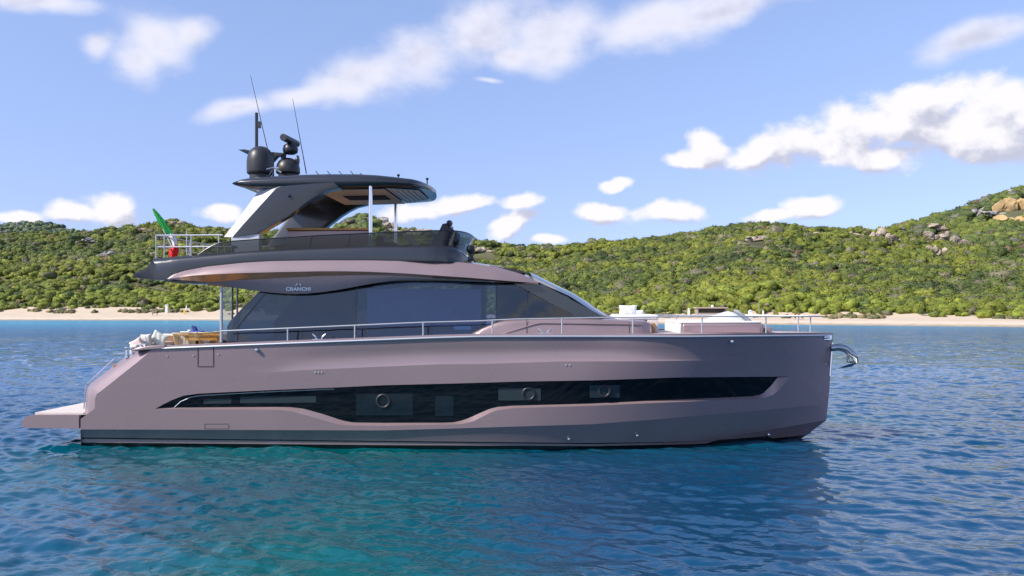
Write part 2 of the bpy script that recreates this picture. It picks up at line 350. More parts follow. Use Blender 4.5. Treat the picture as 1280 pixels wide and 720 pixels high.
GR = mat('granite', (.36, .29, .22), .9, var=.35, vscale=.35, bump=.5, bscale=.5); GO = mat('ochre_rock', (.46, .31, .14), .9, var=.35, vscale=.1, bump=.6, bscale=.4); GY = mat('grey_rock', (.30, .28, .26), .9, var=.3, vscale=.3, bump=.5, bscale=.5)
def dist_at(px, py_, ptf=None):
    """distance at which the slope is met by the sight line"""
    ts = np.linspace(0, 1.05, 400); xx, yy, zz = (ptf or land_pt)(np.full(400, (px-640)/F), ts); d = yy-CAMY; ys = HZ-(zz+1.5-CAMH)/d*F
    i = np.argmax(ys <= py_) if (ys <= py_).any() else 399; return float(d[i])
ROCKS = [(1011, 291, 9, 4, 4, GR, 'pale boulders high on the near hill, leftmost of the ridge outcrops right of the bow', None), (1033, 291, 8, 4.5, 3, GR, 'pale boulders just right of the leftmost ridge outcrop above the beach', None),
         (1083, 292, 15, 6, 5, GR, 'long rounded granite outcrop on the ridge right of the bow', None), (1118, 296, 9, 7, 3, GR, 'sloping tan slabs right of the long ridge outcrop', None),
         (1172, 294, 12, 5, 4, GR, 'tan boulder row on the ridge below the farther right hill', None), (1199, 298, 8, 8, 3, GR, 'tall stacked tan boulders near the right edge of the ridge', None), (1173, 312, 7, 4, 3, GR, 'small pale boulders below the ridge on the right', None),
         (871, 289, 5, 4, 2, GR, 'single pale rock near the crest left of the summit', None), (944, 297, 9, 3, 4, GR, 'low grey-tan rock line under the summit of the near hill', None),
         (133, 318, 9, 4, 3, GY, 'grey rocks half way up the left hillside', None), (290-9, 288, 10, 6, 3, GR, 'tan boulders on the left hill beside the radar arch', None), (215, 278, 12, 5, 4, GR, 'rocks on the crest of the left hill', None),
         (176, 285, 6, 3, 2, GR, 'small pale rocks below the crest of the left hill', None), (112, 299, 9, 2.5, 3, GY, 'faint grey rocks in the middle of the left hillside', None),
         (1266, 243, 14, 7, 3, GY, 'grey crags at the top of the far right hill', 'r'), (1273, 256, 24, 19, 4, GO, 'orange bare rock face on the far right hill', 'r'), (1266, 271, 18, 11, 3, GO, 'lower ochre rock patch on the far right hill', 'r'),
         (1224, 264, 13, 8, 3, GY, 'grey rock left of the orange face on the far right hill', 'r'), (1243, 265, 12, 4, 3, GY, 'low light grey slab beside the orange face', 'r'), (1177, 283, 14, 6, 3, GR, 'tan slab at the foot of the far right hill', 'r'),
         (470, 273, 16, 12, 3, GY, 'rock summit of the middle knoll', 'c'), (483, 283, 22, 12, 4, GR, 'tan crags on the right shoulder of the middle knoll', 'c'), (432, 288, 20, 14, 4, GY, 'grey crags on the left shoulder of the middle knoll', 'c'), (462, 293, 14, 10, 3, GY, 'pale crag low on the middle knoll', 'c'),
         (515, 290, 26, 9, 5, GR, 'broken rocks right of the middle knoll', 'c'), (606, 311, 12, 5, 3, GR, 'tan rocks on the crest right of the flybridge', None)]
RD_ = [dist_at(px, py_, {'r': fr, 'c': fc, None: None}[f]) for (px, py_, w, h, k, m, lab, f) in ROCKS]
def clear(x, y, key):
    d = y-CAMY; px = 640+F*x/d; ok = np.ones(len(x), bool)
    for (rx, ry_, w, h, k, m, lab, f), D in zip(ROCKS, RD_):
        if f == key: ok &= ~((np.abs(px-rx) < w*.52/D*F) & (d > D-26) & (d < D+6))
    return ok
# maquis shrubs: a mass of leafy mounds
def ico(n):
    bm = bmesh.new(); bmesh.ops.create_icosphere(bm, subdivisions=n, radius=1); V = np.array([v.co[:] for v in bm.verts]); Fc = np.array([[v.index for v in f.verts] for f in bm.faces]); bm.free(); return V, Fc
def bush_proto(seed, sub, leaves):
    r = np.random.default_rng(seed); V, Fc = ico(sub)
    k = 1+.30*np.sin(V[:, 0]*3.1+seed)*np.cos(V[:, 1]*3.7+seed*2)+.10*r.standard_normal(len(V)); V = V*k[:, None]; V[:, 2] = V[:, 2]*.75+.25
    tri = [Fc]; vs = [V]; lv = [np.full(len(Fc), .0)]; b = len(V)
    if leaves:
        d = r.standard_normal((leaves, 3)); d[:, 2] = np.abs(d[:, 2])*.9-.05; d /= np.linalg.norm(d, axis=1)[:, None]
        lob = 1+.30*np.sin(d[:, 0]*3.1+seed)*np.cos(d[:, 1]*3.7+seed*2)
        c = d*(lob*(.95+.28*r.random(leaves)))[:, None]; c[:, 2] = c[:, 2]*.75+.25
        a = r.standard_normal((leaves, 3)); a /= np.linalg.norm(a, axis=1)[:, None]; bb = np.cross(a, d+.8*r.standard_normal((leaves, 3))); bb /= np.linalg.norm(bb, axis=1)[:, None]
        s = (.07+.09*r.random(leaves))[:, None]
        vs.append(np.concatenate([c+a*s, c-a*s*.6+bb*s, c-a*s*.6-bb*s])); q = np.arange(leaves)
        tri.append(np.stack([b+q, b+leaves+q, b+2*leaves+q], -1)); lv.append(r.random(leaves)*.8+.1)
    return np.concatenate(vs), np.concatenate(tri), np.concatenate(lv)
PAL = np.array((1.20, 1.17, 1.12))*np.array([(.135, .150, .022), (.105, .125, .020), (.085, .108, .022), (.062, .085, .022), (.045, .062, .022), (.105, .105, .050), (.13, .12, .075), (.13, .085, .05), (.15, .18, .025)])
def shrub_mass(name, label, pos, size, cw, protos, seed):
    r = np.random.default_rng(seed); n = len(pos); Vs = []; Fs = []; Cs = []; base = 0; which = r.integers(0, len(protos), n)
    for k, (PV, PF, PL) in enumerate(protos):
        idx = np.nonzero(which == k)[0]; m = len(idx)
        if not m: continue
        a = r.random(m)*6.283; ca, sa = np.cos(a), np.sin(a); sx = size[idx]*(.85+.4*r.random(m)); sz = size[idx]*(.7+.5*r.random(m))
        Vx = PV[None, :, 0]*sx[:, None]; Vy = PV[None, :, 1]*sx[:, None]; Vz = PV[None, :, 2]*sz[:, None]
        V = np.stack([Vx*ca[:, None]-Vy*sa[:, None]+pos[idx, 0][:, None], Vx*sa[:, None]+Vy*ca[:, None]+pos[idx, 1][:, None], Vz+pos[idx, 2][:, None]], -1)
        Vs.append(V.reshape(-1, 3)); Fs.append((PF[None]+(np.arange(m)*len(PV))[:, None, None]+base).reshape(-1, 3)); base += m*len(PV)
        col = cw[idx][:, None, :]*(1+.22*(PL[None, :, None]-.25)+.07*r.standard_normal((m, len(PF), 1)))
        Cs.append(np.clip(col, 0, 1).reshape(-1, 3))
    V = np.concatenate(Vs); Fc = np.concatenate(Fs); Cc = np.concatenate(Cs)
    o = big_mesh(name, V, Fc, [SHM], smooth=True)
    at = o.data.attributes.new('tint', 'FLOAT_COLOR', 'FACE'); at.data.foreach_set('color', np.concatenate([Cc, np.ones((len(Cc), 1))], 1).astype(np.float32).ravel())
    return tag(o, label, 'shrubs', kind='stuff')
SHM = bpy.data.materials.new('maquis_leaves'); SHM.use_nodes = True
_t = SHM.node_tree; _b = _t.nodes['Principled BSDF']; _a = _t.nodes.new('ShaderNodeAttribute'); _a.attribute_name = 'tint'
_n = _t.nodes.new('ShaderNodeTexNoise'); _n.inputs['Scale'].default_value = 1.1; _n.inputs['Detail'].default_value = 5; _g = _t.nodes.new('ShaderNodeNewGeometry'); _t.links.new(_g.outputs['Position'], _n.inputs['Vector'])
_m = _t.nodes.new('ShaderNodeMapRange'); _m.inputs[1].default_value = .3; _m.inputs[2].default_value = .7; _m.inputs[3].default_value = .7; _m.inputs[4].default_value = 1.35; _t.links.new(_n.outputs[0], _m.inputs[0])
_v = _t.nodes.new('ShaderNodeVectorMath'); _v.operation = 'SCALE'; _t.links.new(_a.outputs['Color'], _v.inputs[0]); _t.links.new(_m.outputs[0], _v.inputs[3])
_t.links.new(_v.outputs[0], _b.inputs['Base Color']); _b.inputs['Roughness'].default_value = .7; _b.inputs['Specular IOR Level'].default_value = .25
def bush_colours(x, y, t, n, r):
    w = fbm(x/28, y/28, 3, 41)+.55*r.standard_normal(n)*.5
    k = np.clip(((.42-w*.9)*4.2).astype(int), 0, 4)
    c = PAL[k].copy(); q = r.random(n); c[q < .13] = PAL[5]; c[q < .06] = PAL[6]; c[q < .008] = PAL[7]
    low = (t < .12) & (r.random(n) < .55); c[low] = PAL[8]*r.uniform(.75, 1.05, (low.sum(), 1))
    return c*r.uniform(.8, 1.25, (n, 1))
r1 = np.random.default_rng(5)
n = 46000; u = r1.uniform(-.90, .90, n); t = r1.random(n)**.85*1.03+.004
x, y, z = land_pt(u, t)
keep = ((fbm(x/11, y/11, 3, 77) > -.33) | (t < .1)) & clear(x, y, None)
u, t, x, y, z = [q[keep] for q in (u, t, x, y, z)]; n = len(x)
size = .78*(1.15+1.5*r1.random(n)**1.8)*(1+.25*t); size[(t < .03)] *= .75
size = np.where(r1.random(n) < .05, size*1.35, size)
protos = [bush_proto(k, 2, 60) for k in range(10)]
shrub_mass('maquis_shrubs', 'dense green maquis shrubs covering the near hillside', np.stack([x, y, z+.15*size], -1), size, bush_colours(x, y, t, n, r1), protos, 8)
plo = [bush_proto(k+20, 2, 24) for k in range(5)]
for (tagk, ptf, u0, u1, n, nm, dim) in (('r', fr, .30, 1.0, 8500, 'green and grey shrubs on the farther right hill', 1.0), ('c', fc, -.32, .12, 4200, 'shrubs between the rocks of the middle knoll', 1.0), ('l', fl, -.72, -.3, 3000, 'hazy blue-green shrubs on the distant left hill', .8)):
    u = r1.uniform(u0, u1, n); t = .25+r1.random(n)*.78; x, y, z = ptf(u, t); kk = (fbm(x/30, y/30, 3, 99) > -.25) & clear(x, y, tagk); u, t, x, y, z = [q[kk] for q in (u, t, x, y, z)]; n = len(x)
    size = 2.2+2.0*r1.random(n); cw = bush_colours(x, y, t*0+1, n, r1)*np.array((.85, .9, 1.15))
    if dim < 1: cw = cw*.8+np.array((.02, .035, .05))  # distance haze put into the left hill's leaf colours
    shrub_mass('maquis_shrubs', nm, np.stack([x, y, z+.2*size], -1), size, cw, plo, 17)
# dry grass tufts at the top of the beach
n = 1500; u = r1.uniform(-.7, .7, n); t = -.02-r1.random(n)**2*.25; x, y, z = land_pt(u, t); kk = fbm(x/9, y/9, 2, 55) > .02; x, y, z = x[kk], y[kk], z[kk]; n = len(x)
cw = np.where(r1.random((n, 1)) < .6, np.array([[.20, .17, .08]]), np.array([[.10, .11, .04]]))*r1.uniform(.8, 1.2, (n, 1))
shrub_mass('dune_scrub', 'dry yellowish scrub along the upper edge of the beach', np.stack([x, y, z], -1), .45+.5*r1.random(n), cw, plo, 19)
# granite
def outcrop(px, y_, D, w, h, k, m, label, seed, ptf=None):
    r = random.Random(seed); mb = MB(); V0, F0 = ico(3); x0 = (px-640)/F*D; z0 = CAMH+(HZ-y_)/F*D
    for i in range(2*k):
        rr_ = np.random.default_rng(seed*10+i); sx = w/k*r.uniform(.55, 1.15); sz = h*r.uniform(.25, .6)*.75
        d1_ = rr_.standard_normal((16, 3)); d1_ /= np.linalg.norm(d1_, axis=1)[:, None]; V = V0.copy()
        for dd in d1_:
            e = V@dd; lim = .50+.25*rr_.random(); V = V-np.outer(np.clip(e-lim, 0, None)*.85, dd)
        V = V*np.array((sx, sx*.9, sz)); V = V*(1+.05*rr_.standard_normal((len(V), 1))); ox = (i/2-(k-.5)/2)*w/k+r.uniform(-.3, .3)*w/k
        mb.add(V+np.array((x0+ox, CAMY+D+r.uniform(-1, 1), z0+r.uniform(-.45, .22)*h-.15*h)), F0)
    tag(mb.build('rock_outcrop', m, smooth=18), label, 'rock', 'rock outcrops on the hills')
for i, (px, py_, w, h, k, m, lab, f) in enumerate(ROCKS):
    D = RD_[i]; outcrop(px, py_, D-4, w, h*1.15, k, m, lab, 100+i)

# ------------------------------------------------------------------ beach things
def beach_at(px, t):
    x, y, z = land_pt(np.array([(px-640)/F]), np.array([t])); return float(x[0]), float(y[0]), float(z[0])
WH = mat('white_paint', (.75, .75, .73), .5); WOODG = mat('weathered_wood', (.32, .27, .22), .85, var=.2); DARKM = mat('dark_interior', (.03, .03, .03), .8); YEL = mat('yellow_plastic', (.75, .5, .03), .5); BLU = mat('blue_fabric', (.02, .06, .45), .6)
# kiosk
x, y, z = beach_at(890, -.18)
k = empty('beach_kiosk', 'low timber beach kiosk with open front beyond the bow cushions', 'kiosk', (x, y, z))
MB().box((-3.6, 0, 0), (-3.3, 3, 2.1)).box((3.3, 0, 0), (3.6, 3, 2.1)).box((-3.3, 2.8, 0), (3.3, 3, 2.1)).box((-3.3, 0, 0), (3.3, .12, .9)).build('wall', WOODG, k)
MB().box((-3.9, -.5, 2.1), (3.9, 3.3, 2.4)).build('roof', mat('kiosk_roof', (.45, .36, .32), .8, var=.2), k); MB().box((-3.3, .12, .9), (3.3, .5, 1.0)).build('counter', WOODG, k)
MB().lathe((.4, 1.2, 2.4), [(.0, 0), (.35, 0), (.38, .3), (.2, .55), (0, .6)], 12).build('water_tank', WH, k)
x, y, z = beach_at(949, -.1); s_ = empty('beach_mast', 'tall thin mast at the vegetation edge beyond the bow rail', 'mast', (x, y, z))
MB().tube([(0, 0, 0), (0, 0, 5.6)], [.10, .06]).build('pole', WOODG, s_); MB().box((-.35, -.04, 5.0), (.35, .04, 5.08)).build('crossbar', WOODG, s_)
for px, h, w, lab in ((938, 1.6, .9, 'white hut-like beach box right of the grey bow pillow'), (954, 1.5, .35, 'narrow white post right of the thin beach mast'), (784+77, 2.0, .5, 'white post left of the timber kiosk'), (208.5, 2.4, .8, 'white marker pillar on the beach above the cockpit pillows')):
    x, y, z = beach_at(px, -.2); b = empty('beach_marker', lab, 'marker', (x, y, z), 0, 'white markers on the beach')
    MB().box((-w/2, -w/2, 0), (w/2, w/2, h)).build('post', WH, b, bevel=.03); MB().prism([(-w*.6, h), (w*.6, h), (0, h+.35)], -w*.6, w*.6).build('cap', WH, b)
x, y, z = beach_at(233, -.3); b = empty('beach_flag', 'white folded beach umbrella with yellow board on the sand above the cockpit chair', 'umbrella', (x, y, z))
MB().tube([(0, 0, 0), (0, 0, 1), (0, 0, 1.3), (0, 0, 2.4), (0, 0, 2.9)], [.05, .05, .28, .16, .02]).build('canopy', WH, b); MB().box((-.9, -.1, 0), (-.3, .1, 1.3)).build('board', YEL, b, bevel=.05)
SKIN = mat('skin', (.45, .27, .19), .6); HAIR = mat('dark_hair', (.03, .02, .015), .7)
def person(px, t, label, shirt, pants, stride, rz):
    x, y, z = beach_at(px, t); r_ = empty('person', label, 'person', (x, y, z), rz, 'people on the beach')
    J = {'pel': (0, 0, .95, .13), 'che': (0, 0, 1.3, .15), 'nek': (0, 0, 1.48, .06), 'hea': (0, 0, 1.64, .10), 'top': (0, 0, 1.74, .06)}
    E = [('pel', 'che'), ('che', 'nek'), ('nek', 'hea'), ('hea', 'top')]
    for s, q in ((-1, 'l'), (1, 'r')):
        J['hip'+q] = (s*.1, 0, .9, .09); J['kne'+q] = (s*.11, s*stride*.5+.03, .5, .06); J['ank'+q] = (s*.11, s*stride, .08, .04); J['toe'+q] = (s*.11, s*stride+.18, .04, .035)
        J['sho'+q] = (s*.19, 0, 1.42, .06); J['elb'+q] = (s*.25, -s*stride*.4, 1.15, .042); J['han'+q] = (s*.24, -s*stride*.6+.12, .9, .035)
        E += [('pel', 'hip'+q), ('hip'+q, 'kne'+q), ('kne'+q, 'ank'+q), ('ank'+q, 'toe'+q), ('nek', 'sho'+q), ('sho'+q, 'elb'+q), ('elb'+q, 'han'+q)]
    ks = list(J); me = bpy.data.meshes.new('body'); me.from_pydata([J[a][:3] for a in ks], [(ks.index(a), ks.index(b)) for a, b in E], []); me.materials.append(SKIN)
    me.skin_vertices.new() if hasattr(me.skin_vertices, 'new') else None
    o = bpy.data.objects.new('body', me); C.objects.link(o); o.parent = r_; o.modifiers.new('skin', 'SKIN'); o.modifiers.new('sub', 'SUBSURF')
    for i, a in enumerate(ks):
        o.data.skin_vertices[0].data[i].radius = (J[a][3],)*2
    o.data.skin_vertices[0].data[0].use_root = True
    MB().lathe((0, 0, 0), [(.0, .84), (.17, .84), (.18, 1.0), (.16, 1.15), (.2, 1.38), (.1, 1.47), (.0, 1.47)], 14).build('shirt', shirt, r_)
    for s in (-1, 1): MB().tube([(s*.1, 0, .92), (s*.11, s*stride*.5+.03, .5)], [.12, .10]).build('shorts', pants, r_)
    MB().lathe((0, -.01, 0), [(.12, 1.62), (.125, 1.7), (.08, 1.77), (0, 1.79)], 12).build('hair', HAIR, r_)
_c = {n_: mat(n_, c_, .8) for n_, c_ in (('navy_cloth', (.02, .03, .1)), ('red_cloth', (.4, .05, .04)), ('white_cloth', (.7, .7, .68)), ('black_cloth', (.02, .02, .02)), ('tan_cloth', (.4, .3, .18)))}
person(994, -.45, 'person in a red top standing on the sand right of the bow rail posts', _c['red_cloth'], _c['navy_cloth'], .1, .3)
person(998.5, -.4, 'person in a dark top standing beside the one in red on the sand', _c['black_cloth'], _c['tan_cloth'], .15, 1.2)
person(1003, -.5, 'person in white walking on the sand, rightmost of the trio beyond the bow', _c['white_cloth'], _c['navy_cloth'], .22, 2.0)
person(191, -.55, 'person in tan walking on the left beach below the white marker', _c['tan_cloth'], _c['black_cloth'], .25, 1.4)
person(196.5, -.5, 'person in dark clothes walking behind the one in tan on the left beach', _c['black_cloth'], _c['navy_cloth'], .2, 1.7)

# ------------------------------------------------------------------ yacht
TH_ = R(2.5)
def rotl(v):   # world -> yacht frame (yacht is turned by -TH_)
    c, s = math.cos(TH_), math.sin(TH_); return (v[0]*c-v[1]*s, v[0]*s+v[1]*c, v[2])
CO = rotl((0, CAMY, CAMH))
def L(px, py, Yl):
    d = rotl(((px-640)/F, 1, (HZ-py)/F)); t = (Yl-CO[1])/d[1]; return np.array((CO[0]+d[0]*t, Yl, CO[2]+d[2]*t))
def LX(pts, Yl): return [(p[0], p[2]) for p in (L(a, b, Yl) for a, b in pts)]
STEM = [(1041.5,410),(1041.5,420),(1040,443),(1038.5,460),(1036.5,490),(1034.5,510),(1033,525),(1031,531),(1017,538.5),(1003,547),(992,554),(980,561),(940,580),(860,605)]
_st = np.array([L(a, b, 0) for a, b in STEM]); _o = np.argsort(_st[:, 2]); _sz, _sx = _st[_o, 2], _st[_o, 0]
stem_x = lambda z: float(np.interp(z, _sz, _sx)); stem_px = interp([(b, a) for a, b in STEM])
def Bf(x, z):
    s = min(max(z/2.6, 0), 1.1); bm = 2.46+.14*s; x0 = -1.5+4.2*s; xs = stem_x(z)
    t = min(max((x-x0)/(xs-x0), 0), 1); return bm*(1-t**2.3)
def hp(px, py, off=0.):
    y = -2.5
    for _ in range(14):
        p = L(px, py, y); y = -max(Bf(p[0], p[2])-off, 0)
    return L(px, py, y)
left_px = interp([(430, 200), (436, 191), (448.8, 176.7), (490.4, 124.6), (494.6, 120), (518, 118), (518.6, 100.8), (570, 100.8)])
def rowpts(fy, off, U):
    out = []
    for u in U:
        y = fy(u); 
        for _ in range(3):
            px = u
            if u < 205: l = float(left_px(y)); px = l+(u-100)/105*(205-l)
            if u > 940: r = float(stem_px(y)); px = 940+(u-940)/100*(r-940)
            y = fy(px)
        o = off(u) if callable(off) else off; o *= min(1, max(0, (1040-u)/70))
        if u >= 1040: p = L(px, y, 0)
        else: p = hp(px, y, o)
        out.append(p)
    return np.array(out)
fS = interp([(100,436.5),(191,436.3),(203,435.5),(400,427.7),(547,422.2),(600,420.8),(700,420.6),(860,420.8),(1007,419.5),(1042,419.3)])
fT0 = lambda u: fS(u)-3.6
fA = interp([(100,452),(360,457),(460,450),(547,446.7),(700,446.3),(808,448.6),(915,447.8),(1042,447)])
fB = interp([(100,456),(330,466),(380,462.5),(460,459),(547,455.3),(600,455),(704,451.8),(808,451.6),(915,450),(1042,448.5)])
Tp = [(194,510.6),(203,506),(215,500),(229,494.7),(248,492),(330,488),(414,484.6),(480,481.5),(574,479.2),(651,476.9),(740,475.5),(853,471.7),(972,470.8),(988,470.3)]
Gp = [(194,511.2),(216,509.6),(297,509),(345,508.7),(363,509),(379,510.8),(403,517.4),(426,525),(434,527),(442.5,528.2),(480,528.6),(510,528.5),(555,528.4),(566.6,527.9),(576,526),(585,523),(604,514.5),(612,511.2),(622,508.7),(639,507.2),(740,504.5),(826,500.4),(906,497),(940.5,495.3),(948,494),(954,491.5),(964,482),(972,472),(988,470.6)]
Lp = [(194,511.8),(250,511.9),(297,511.9),(344,512.2),(356,513),(367.5,515),(391,521.4),(414,528),(423,530.3),(433,531.7),(480,532.2),(540,531.3),(573.6,530.3),(583,528.8),(592,526.4),(613,516),(620,513.3),(627.5,511.8),(641.6,510.2),(740,507.2),(826,503.3),(946,498.2),(957,496.8),(967,493),(975,486),(988,470.9)]
fT = interp([(100,510.5)]+[(194,511)]+Tp[1:-1]+[(988,470.5),(1042,469.4)]); fG = interp([(100,510.5),(194,511)]+Gp[1:-1]+[(988,470.5),(1042,469.4)]); fL = interp([(100,510.5),(194,511)]+Lp[1:-1]+[(988,470.5),(1042,469.4)])
fK = interp([(100,536.8),(480,538),(571,535.5),(651,533),(740,530.3),(810,525),(932,514.5),(986,509.7),(1042,504.5)])
fC = interp([(100,546.8),(480,551),(740,553.8),(869,552.0),(900,548.2),(1042,523.5)])
fD = interp([(100,548.5),(480,552.5),(740,555.3),(869,552.6),(900,548.5),(1042,523.7)])
fE = interp([(100,553),(480,556.3),(740,557.6),(869,555.0),(940,550.5),(985,546),(1042,540)])
dA = interp([(100,0),(300,0),(340,.008),(400,.05),(480,.085),(720,.085),(770,.06),(820,.03),(880,.008),(930,0),(1042,0)])
din = interp([(100,0),(192,0),(215,.05),(250,.12),(945,.12),(972,.09),(988,0),(1042,0)])
U = sorted(set(np.round(np.concatenate([np.arange(100, 1040.1, 5), np.arange(188, 256, 2.), np.arange(345, 445, 3.), np.arange(560, 645, 3.), np.arange(935, 995, 2.), np.arange(1000, 1040.1, 2)]), 1)))
U = [u for u in U if u <= 1040]
mixf = lambda f, g, k: (lambda u: f(u)*(1-k)+g(u)*k)
yacht = empty('motor_yacht', 'mauve-pink motor yacht with black flybridge anchored off the beach', 'yacht', (0, 0, 0), -TH_)

PINK = mat('mauve_paint', (.312, .226, .228), .28, metal=.28, coat=.35, coat_r=.04, var=.03, vscale=.6)
BLK = mat('black_gelcoat', (.012, .012, .013), .25, coat=.4); GRAPH = mat('graphite_paint', (.034, .036, .042), .30, metal=.35, coat=.6, coat_r=.05, var=.05, vscale=1)
STEEL = mat('polished_steel', (.75, .76, .78), .12, metal=1); STEELW = mat('satin_rail', (.46, .47, .50), .38, metal=.35)
HGL = mat('hull_glass', (.003, .004, .005), .03, spec=.35); WHT = mat('white_fabric', (.78, .77, .76), .85, bump=.004, bscale=60, sheen=.2)
CREAM = mat('cream_leather', (.62, .55, .46), .6); TEAK = mat('teak', (.38, .19, .065), .5, var=.25, vscale=9); DARKG = mat('dark_plastic', (.03, .03, .033), .42, var=.15, vscale=5)
ANTIF = mat('antifouling', (.008, .008, .010), .55)
rows = lambda f, o=0.: rowpts(f, o, U)
RS = rows(fS); RT0 = rows(fT0, .015); RTi = RT0.copy(); RTi[:, 1] = np.minimum(RTi[:, 1]+.22, -.0)
hull = MB()
upper = [RS, rows(mixf(fS, fA, .5), lambda u: dA(u)*.35), rows(fA, dA), rows(fB), rows(mixf(fB, fT, .35), .0), rows(mixf(fB, fT, .7), .0), rows(fT)]
hull.grid([RTi, RT0, RS], 0, mirror=True); hull.grid(upper[:4], 0, mirror=True); hull.grid(upper[3:], 0, mirror=True)
RT = upper[-1]; RT1 = rows(lambda u: fT(u)+min(.8, .8*din(u)/.1), din); RG = rows(fG, din); RL = rows(fL)
hull.grid([RT, RT1], 2, mirror=True)
hull.grid([RG, RL], 0, mirror=True)
lower = [RL, rows(mixf(fL, fK, .5), .0), rows(fK), rows(lambda u: fK(u)*.6+fC(u)*.4, .085), rows(fC, .15)]
hull.grid(lower[:3], 0, mirror=True); hull.grid(lower[2:], 0, mirror=True)
RC, RD, RE = lower[-1], rows(fD, .19), rows(fE, .195)
nb = sum(1 for u in U if u <= 880); hull.grid([RC[:nb], RD[:nb]], 1, mirror=True); hull.grid([RC[nb-1:], RD[nb-1:]], 0, mirror=True); hull.grid([RD, RE], 0, mirror=True)
zb = []
for zz, o in ((.04, .20), (-.25, .30), (-.9, 1.2), (-1.1, 2.45)):
    q = RE.copy(); x0 = RE[0, 0]; xe = RE[-1, 0]; xn = stem_x(zz) if zz > -.3 else stem_x(-.3)-1.0
    q[:, 0] = x0+(RE[:, 0]-x0)*(xn-x0)/(xe-x0); q[:, 2] = zz
    q[:, 1] = [-max(Bf(a, max(zz, 0))-o, 0) if i < len(q)-1 else 0 for i, a in enumerate(q[:, 0])]; zb.append(q)
hull.grid([RE]+zb, 1, mirror=True)
# stern chamfer and transom
inn = [(191,436.3),(184,442.3),(176.7,448.8),(150,470),(124.6,490.4),(121,493),(119.5,497),(118,518.5)]
out = [(176,436),(166,440.5),(156,446.5),(136,462),(114,479),(109.5,485),(108,490.4),(106,517.5)]
ra = np.array([hp(a, b) for a, b in inn]); rb = np.array([L(a, b, -2.28) for a, b in out]); rc = rb.copy(); rc[:, 1] = -2.0; rm = (ra*.5+rb*.5); rm[:, 1] -= .04
hull.grid([ra, rm, rb, rc], 0, mirror=True)
rd = rc.copy(); rd[:, 1] = 2.0; hull.grid([rc, rd], 0)
# stern step (hull top beside the platform) and stern plate
a = hp(118, 518.5); b = hp(100.8, 518.5); st = [a, b, hp(100.8, 536.8), hp(100.8, 557, .2), np.array((b[0], -2.2, -.6))]
hull.add([a, b, b*np.array((1, -1, 1)), a*np.array((1, -1, 1))], [(0, 1, 2, 3)])
hull.add([p*np.array((1, s, 1)) for s in (1, -1) for p in st[1:]], [(0, 1, 2, 3, 7, 6, 5, 4)])
# swept cap closing the top of the chamfer
capo = [(176,436),(182,434.3),(190,433),(200,432),(215,431.2)]; capi = [(191,436.3),(194,436.2),(198,436),(203,435.6),(215,435.0)]
hull.grid([[L(*p, -2.28) for p in capo], [hp(*p) for p in capi]], 0, mirror=True)
h = hull.build('hull', [PINK, BLK, HGL], yacht, smooth=75)
# hull glazing band, one pane each side
for s in (1, -1):
    i0 = [i for i, u in enumerate(U) if 196 <= u <= 987]; g = np.array([RT1[i0], (RT1[i0]+RG[i0])/2, RG[i0]]); g[..., 1] += .0; g[..., 1] *= s
    w = MB().grid(g).build('hull_window', HGL, yacht, smooth=60)
    if s == 1:
        INT = mat('cabin_light_behind_glass', (.006, .011, .014), .08, spec=.6); INT2 = mat('pale_cabin_panel', (.028, .040, .043), .1)
        def onglass(px, py, off=.112): return hp(px, py, off)
        for (x0, x1, y0, y1, m, nm) in ((445, 516, 492, 519, INT, 'cabin_pane'), (544, 567, 495, 520, INT, 'cabin_pane'), (623, 676, 485, 500.5, INT2, 'cabin_pane'), (737, 774.5, 481.5, 497, INT2, 'cabin_pane'),
                                        (254.5, 289, 499, 505, INT2, 'vent_louver'), (300, 395, 496, 504, INT2, 'vent_louver')):
            if nm == 'vent_louver': q = [(x0, y1), (x1, y1-.8), (x1, y0-.6*(x1-x0)/60-.4), (x0, y0)]
            else: q = [(x0, y1), (x1, y1), (x1, y0), (x0, y0)]
            MB().add([onglass(*p) for p in q], [(0, 1, 2, 3)]).build(nm, m, w)
        for px, py, r_ in ((479, 501.5, .16), (661, 492.5, .145), (755.5, 489, .135)):
            c = onglass(px, py, .105); rg = MB(); ring = []
            for kk in range(12):
                t = 2*math.pi*kk/12; ring.append((r_+.035*math.cos(t), .03*math.sin(t)))
            rg.lathe(c, ring+[ring[0]], 28, axis='y'); rg.build('porthole', mat('porthole_rim', (.012, .014, .016), .45), w)
# thin light trim line over the aft part of the window and lighter mirror edge
MB().tube([hp(a, b, .05) for a, b in ((218,509.3),(226,502),(238,496.6),(250,494.4),(330,490),(418,486.2))], .012, 5).build('window_trim', STEELW, yacht)
# rub rail, seams, fittings
rail = [hp(u, fS(u), -.02) for u in list(range(203, 1000, 12))+list(range(1000, 1036, 5))]
rail_far = [p*np.array((1, -1, 1)) for p in rail]
MB().tube(rail, .028, 6).build('rub_rail', STEELW, yacht); MB().tube(rail_far, .028, 6).build('rub_rail', STEELW, yacht)
SEAM = mat('dark_seam', (.015, .012, .013), .7)
def seam(pts, closed=False, r_=.009):
    q = []; P = pts+([pts[0]] if closed else [])
    for (a, b), (c, d) in zip(P[:-1], P[1:]):
        for k_ in range(6): q.append(hp(a+(c-a)*k_/6, b+(d-b)*k_/6, -.001))
    q.append(hp(*P[-1], -.001)); return MB().tube(q, r_, 4)
g = seam([(247.5, 433.6), (247.5, 458.3), (267, 458.3), (267, 432.8)], r_=.011).build('boarding_gate', SEAM, yacht)
seam([(256, 530), (286, 530), (286, 536), (256, 536)], True, .006).build('service_hatch', SEAM, yacht)
def stud(px, py, r_, name, m, par=None, ax=.02):
    c = hp(px, py, 0); return MB().lathe(c, [(0, -ax), (r_*.8, -ax), (r_, -ax*.4), (r_, .03)], 12, axis='y').build(name, m, par or yacht)
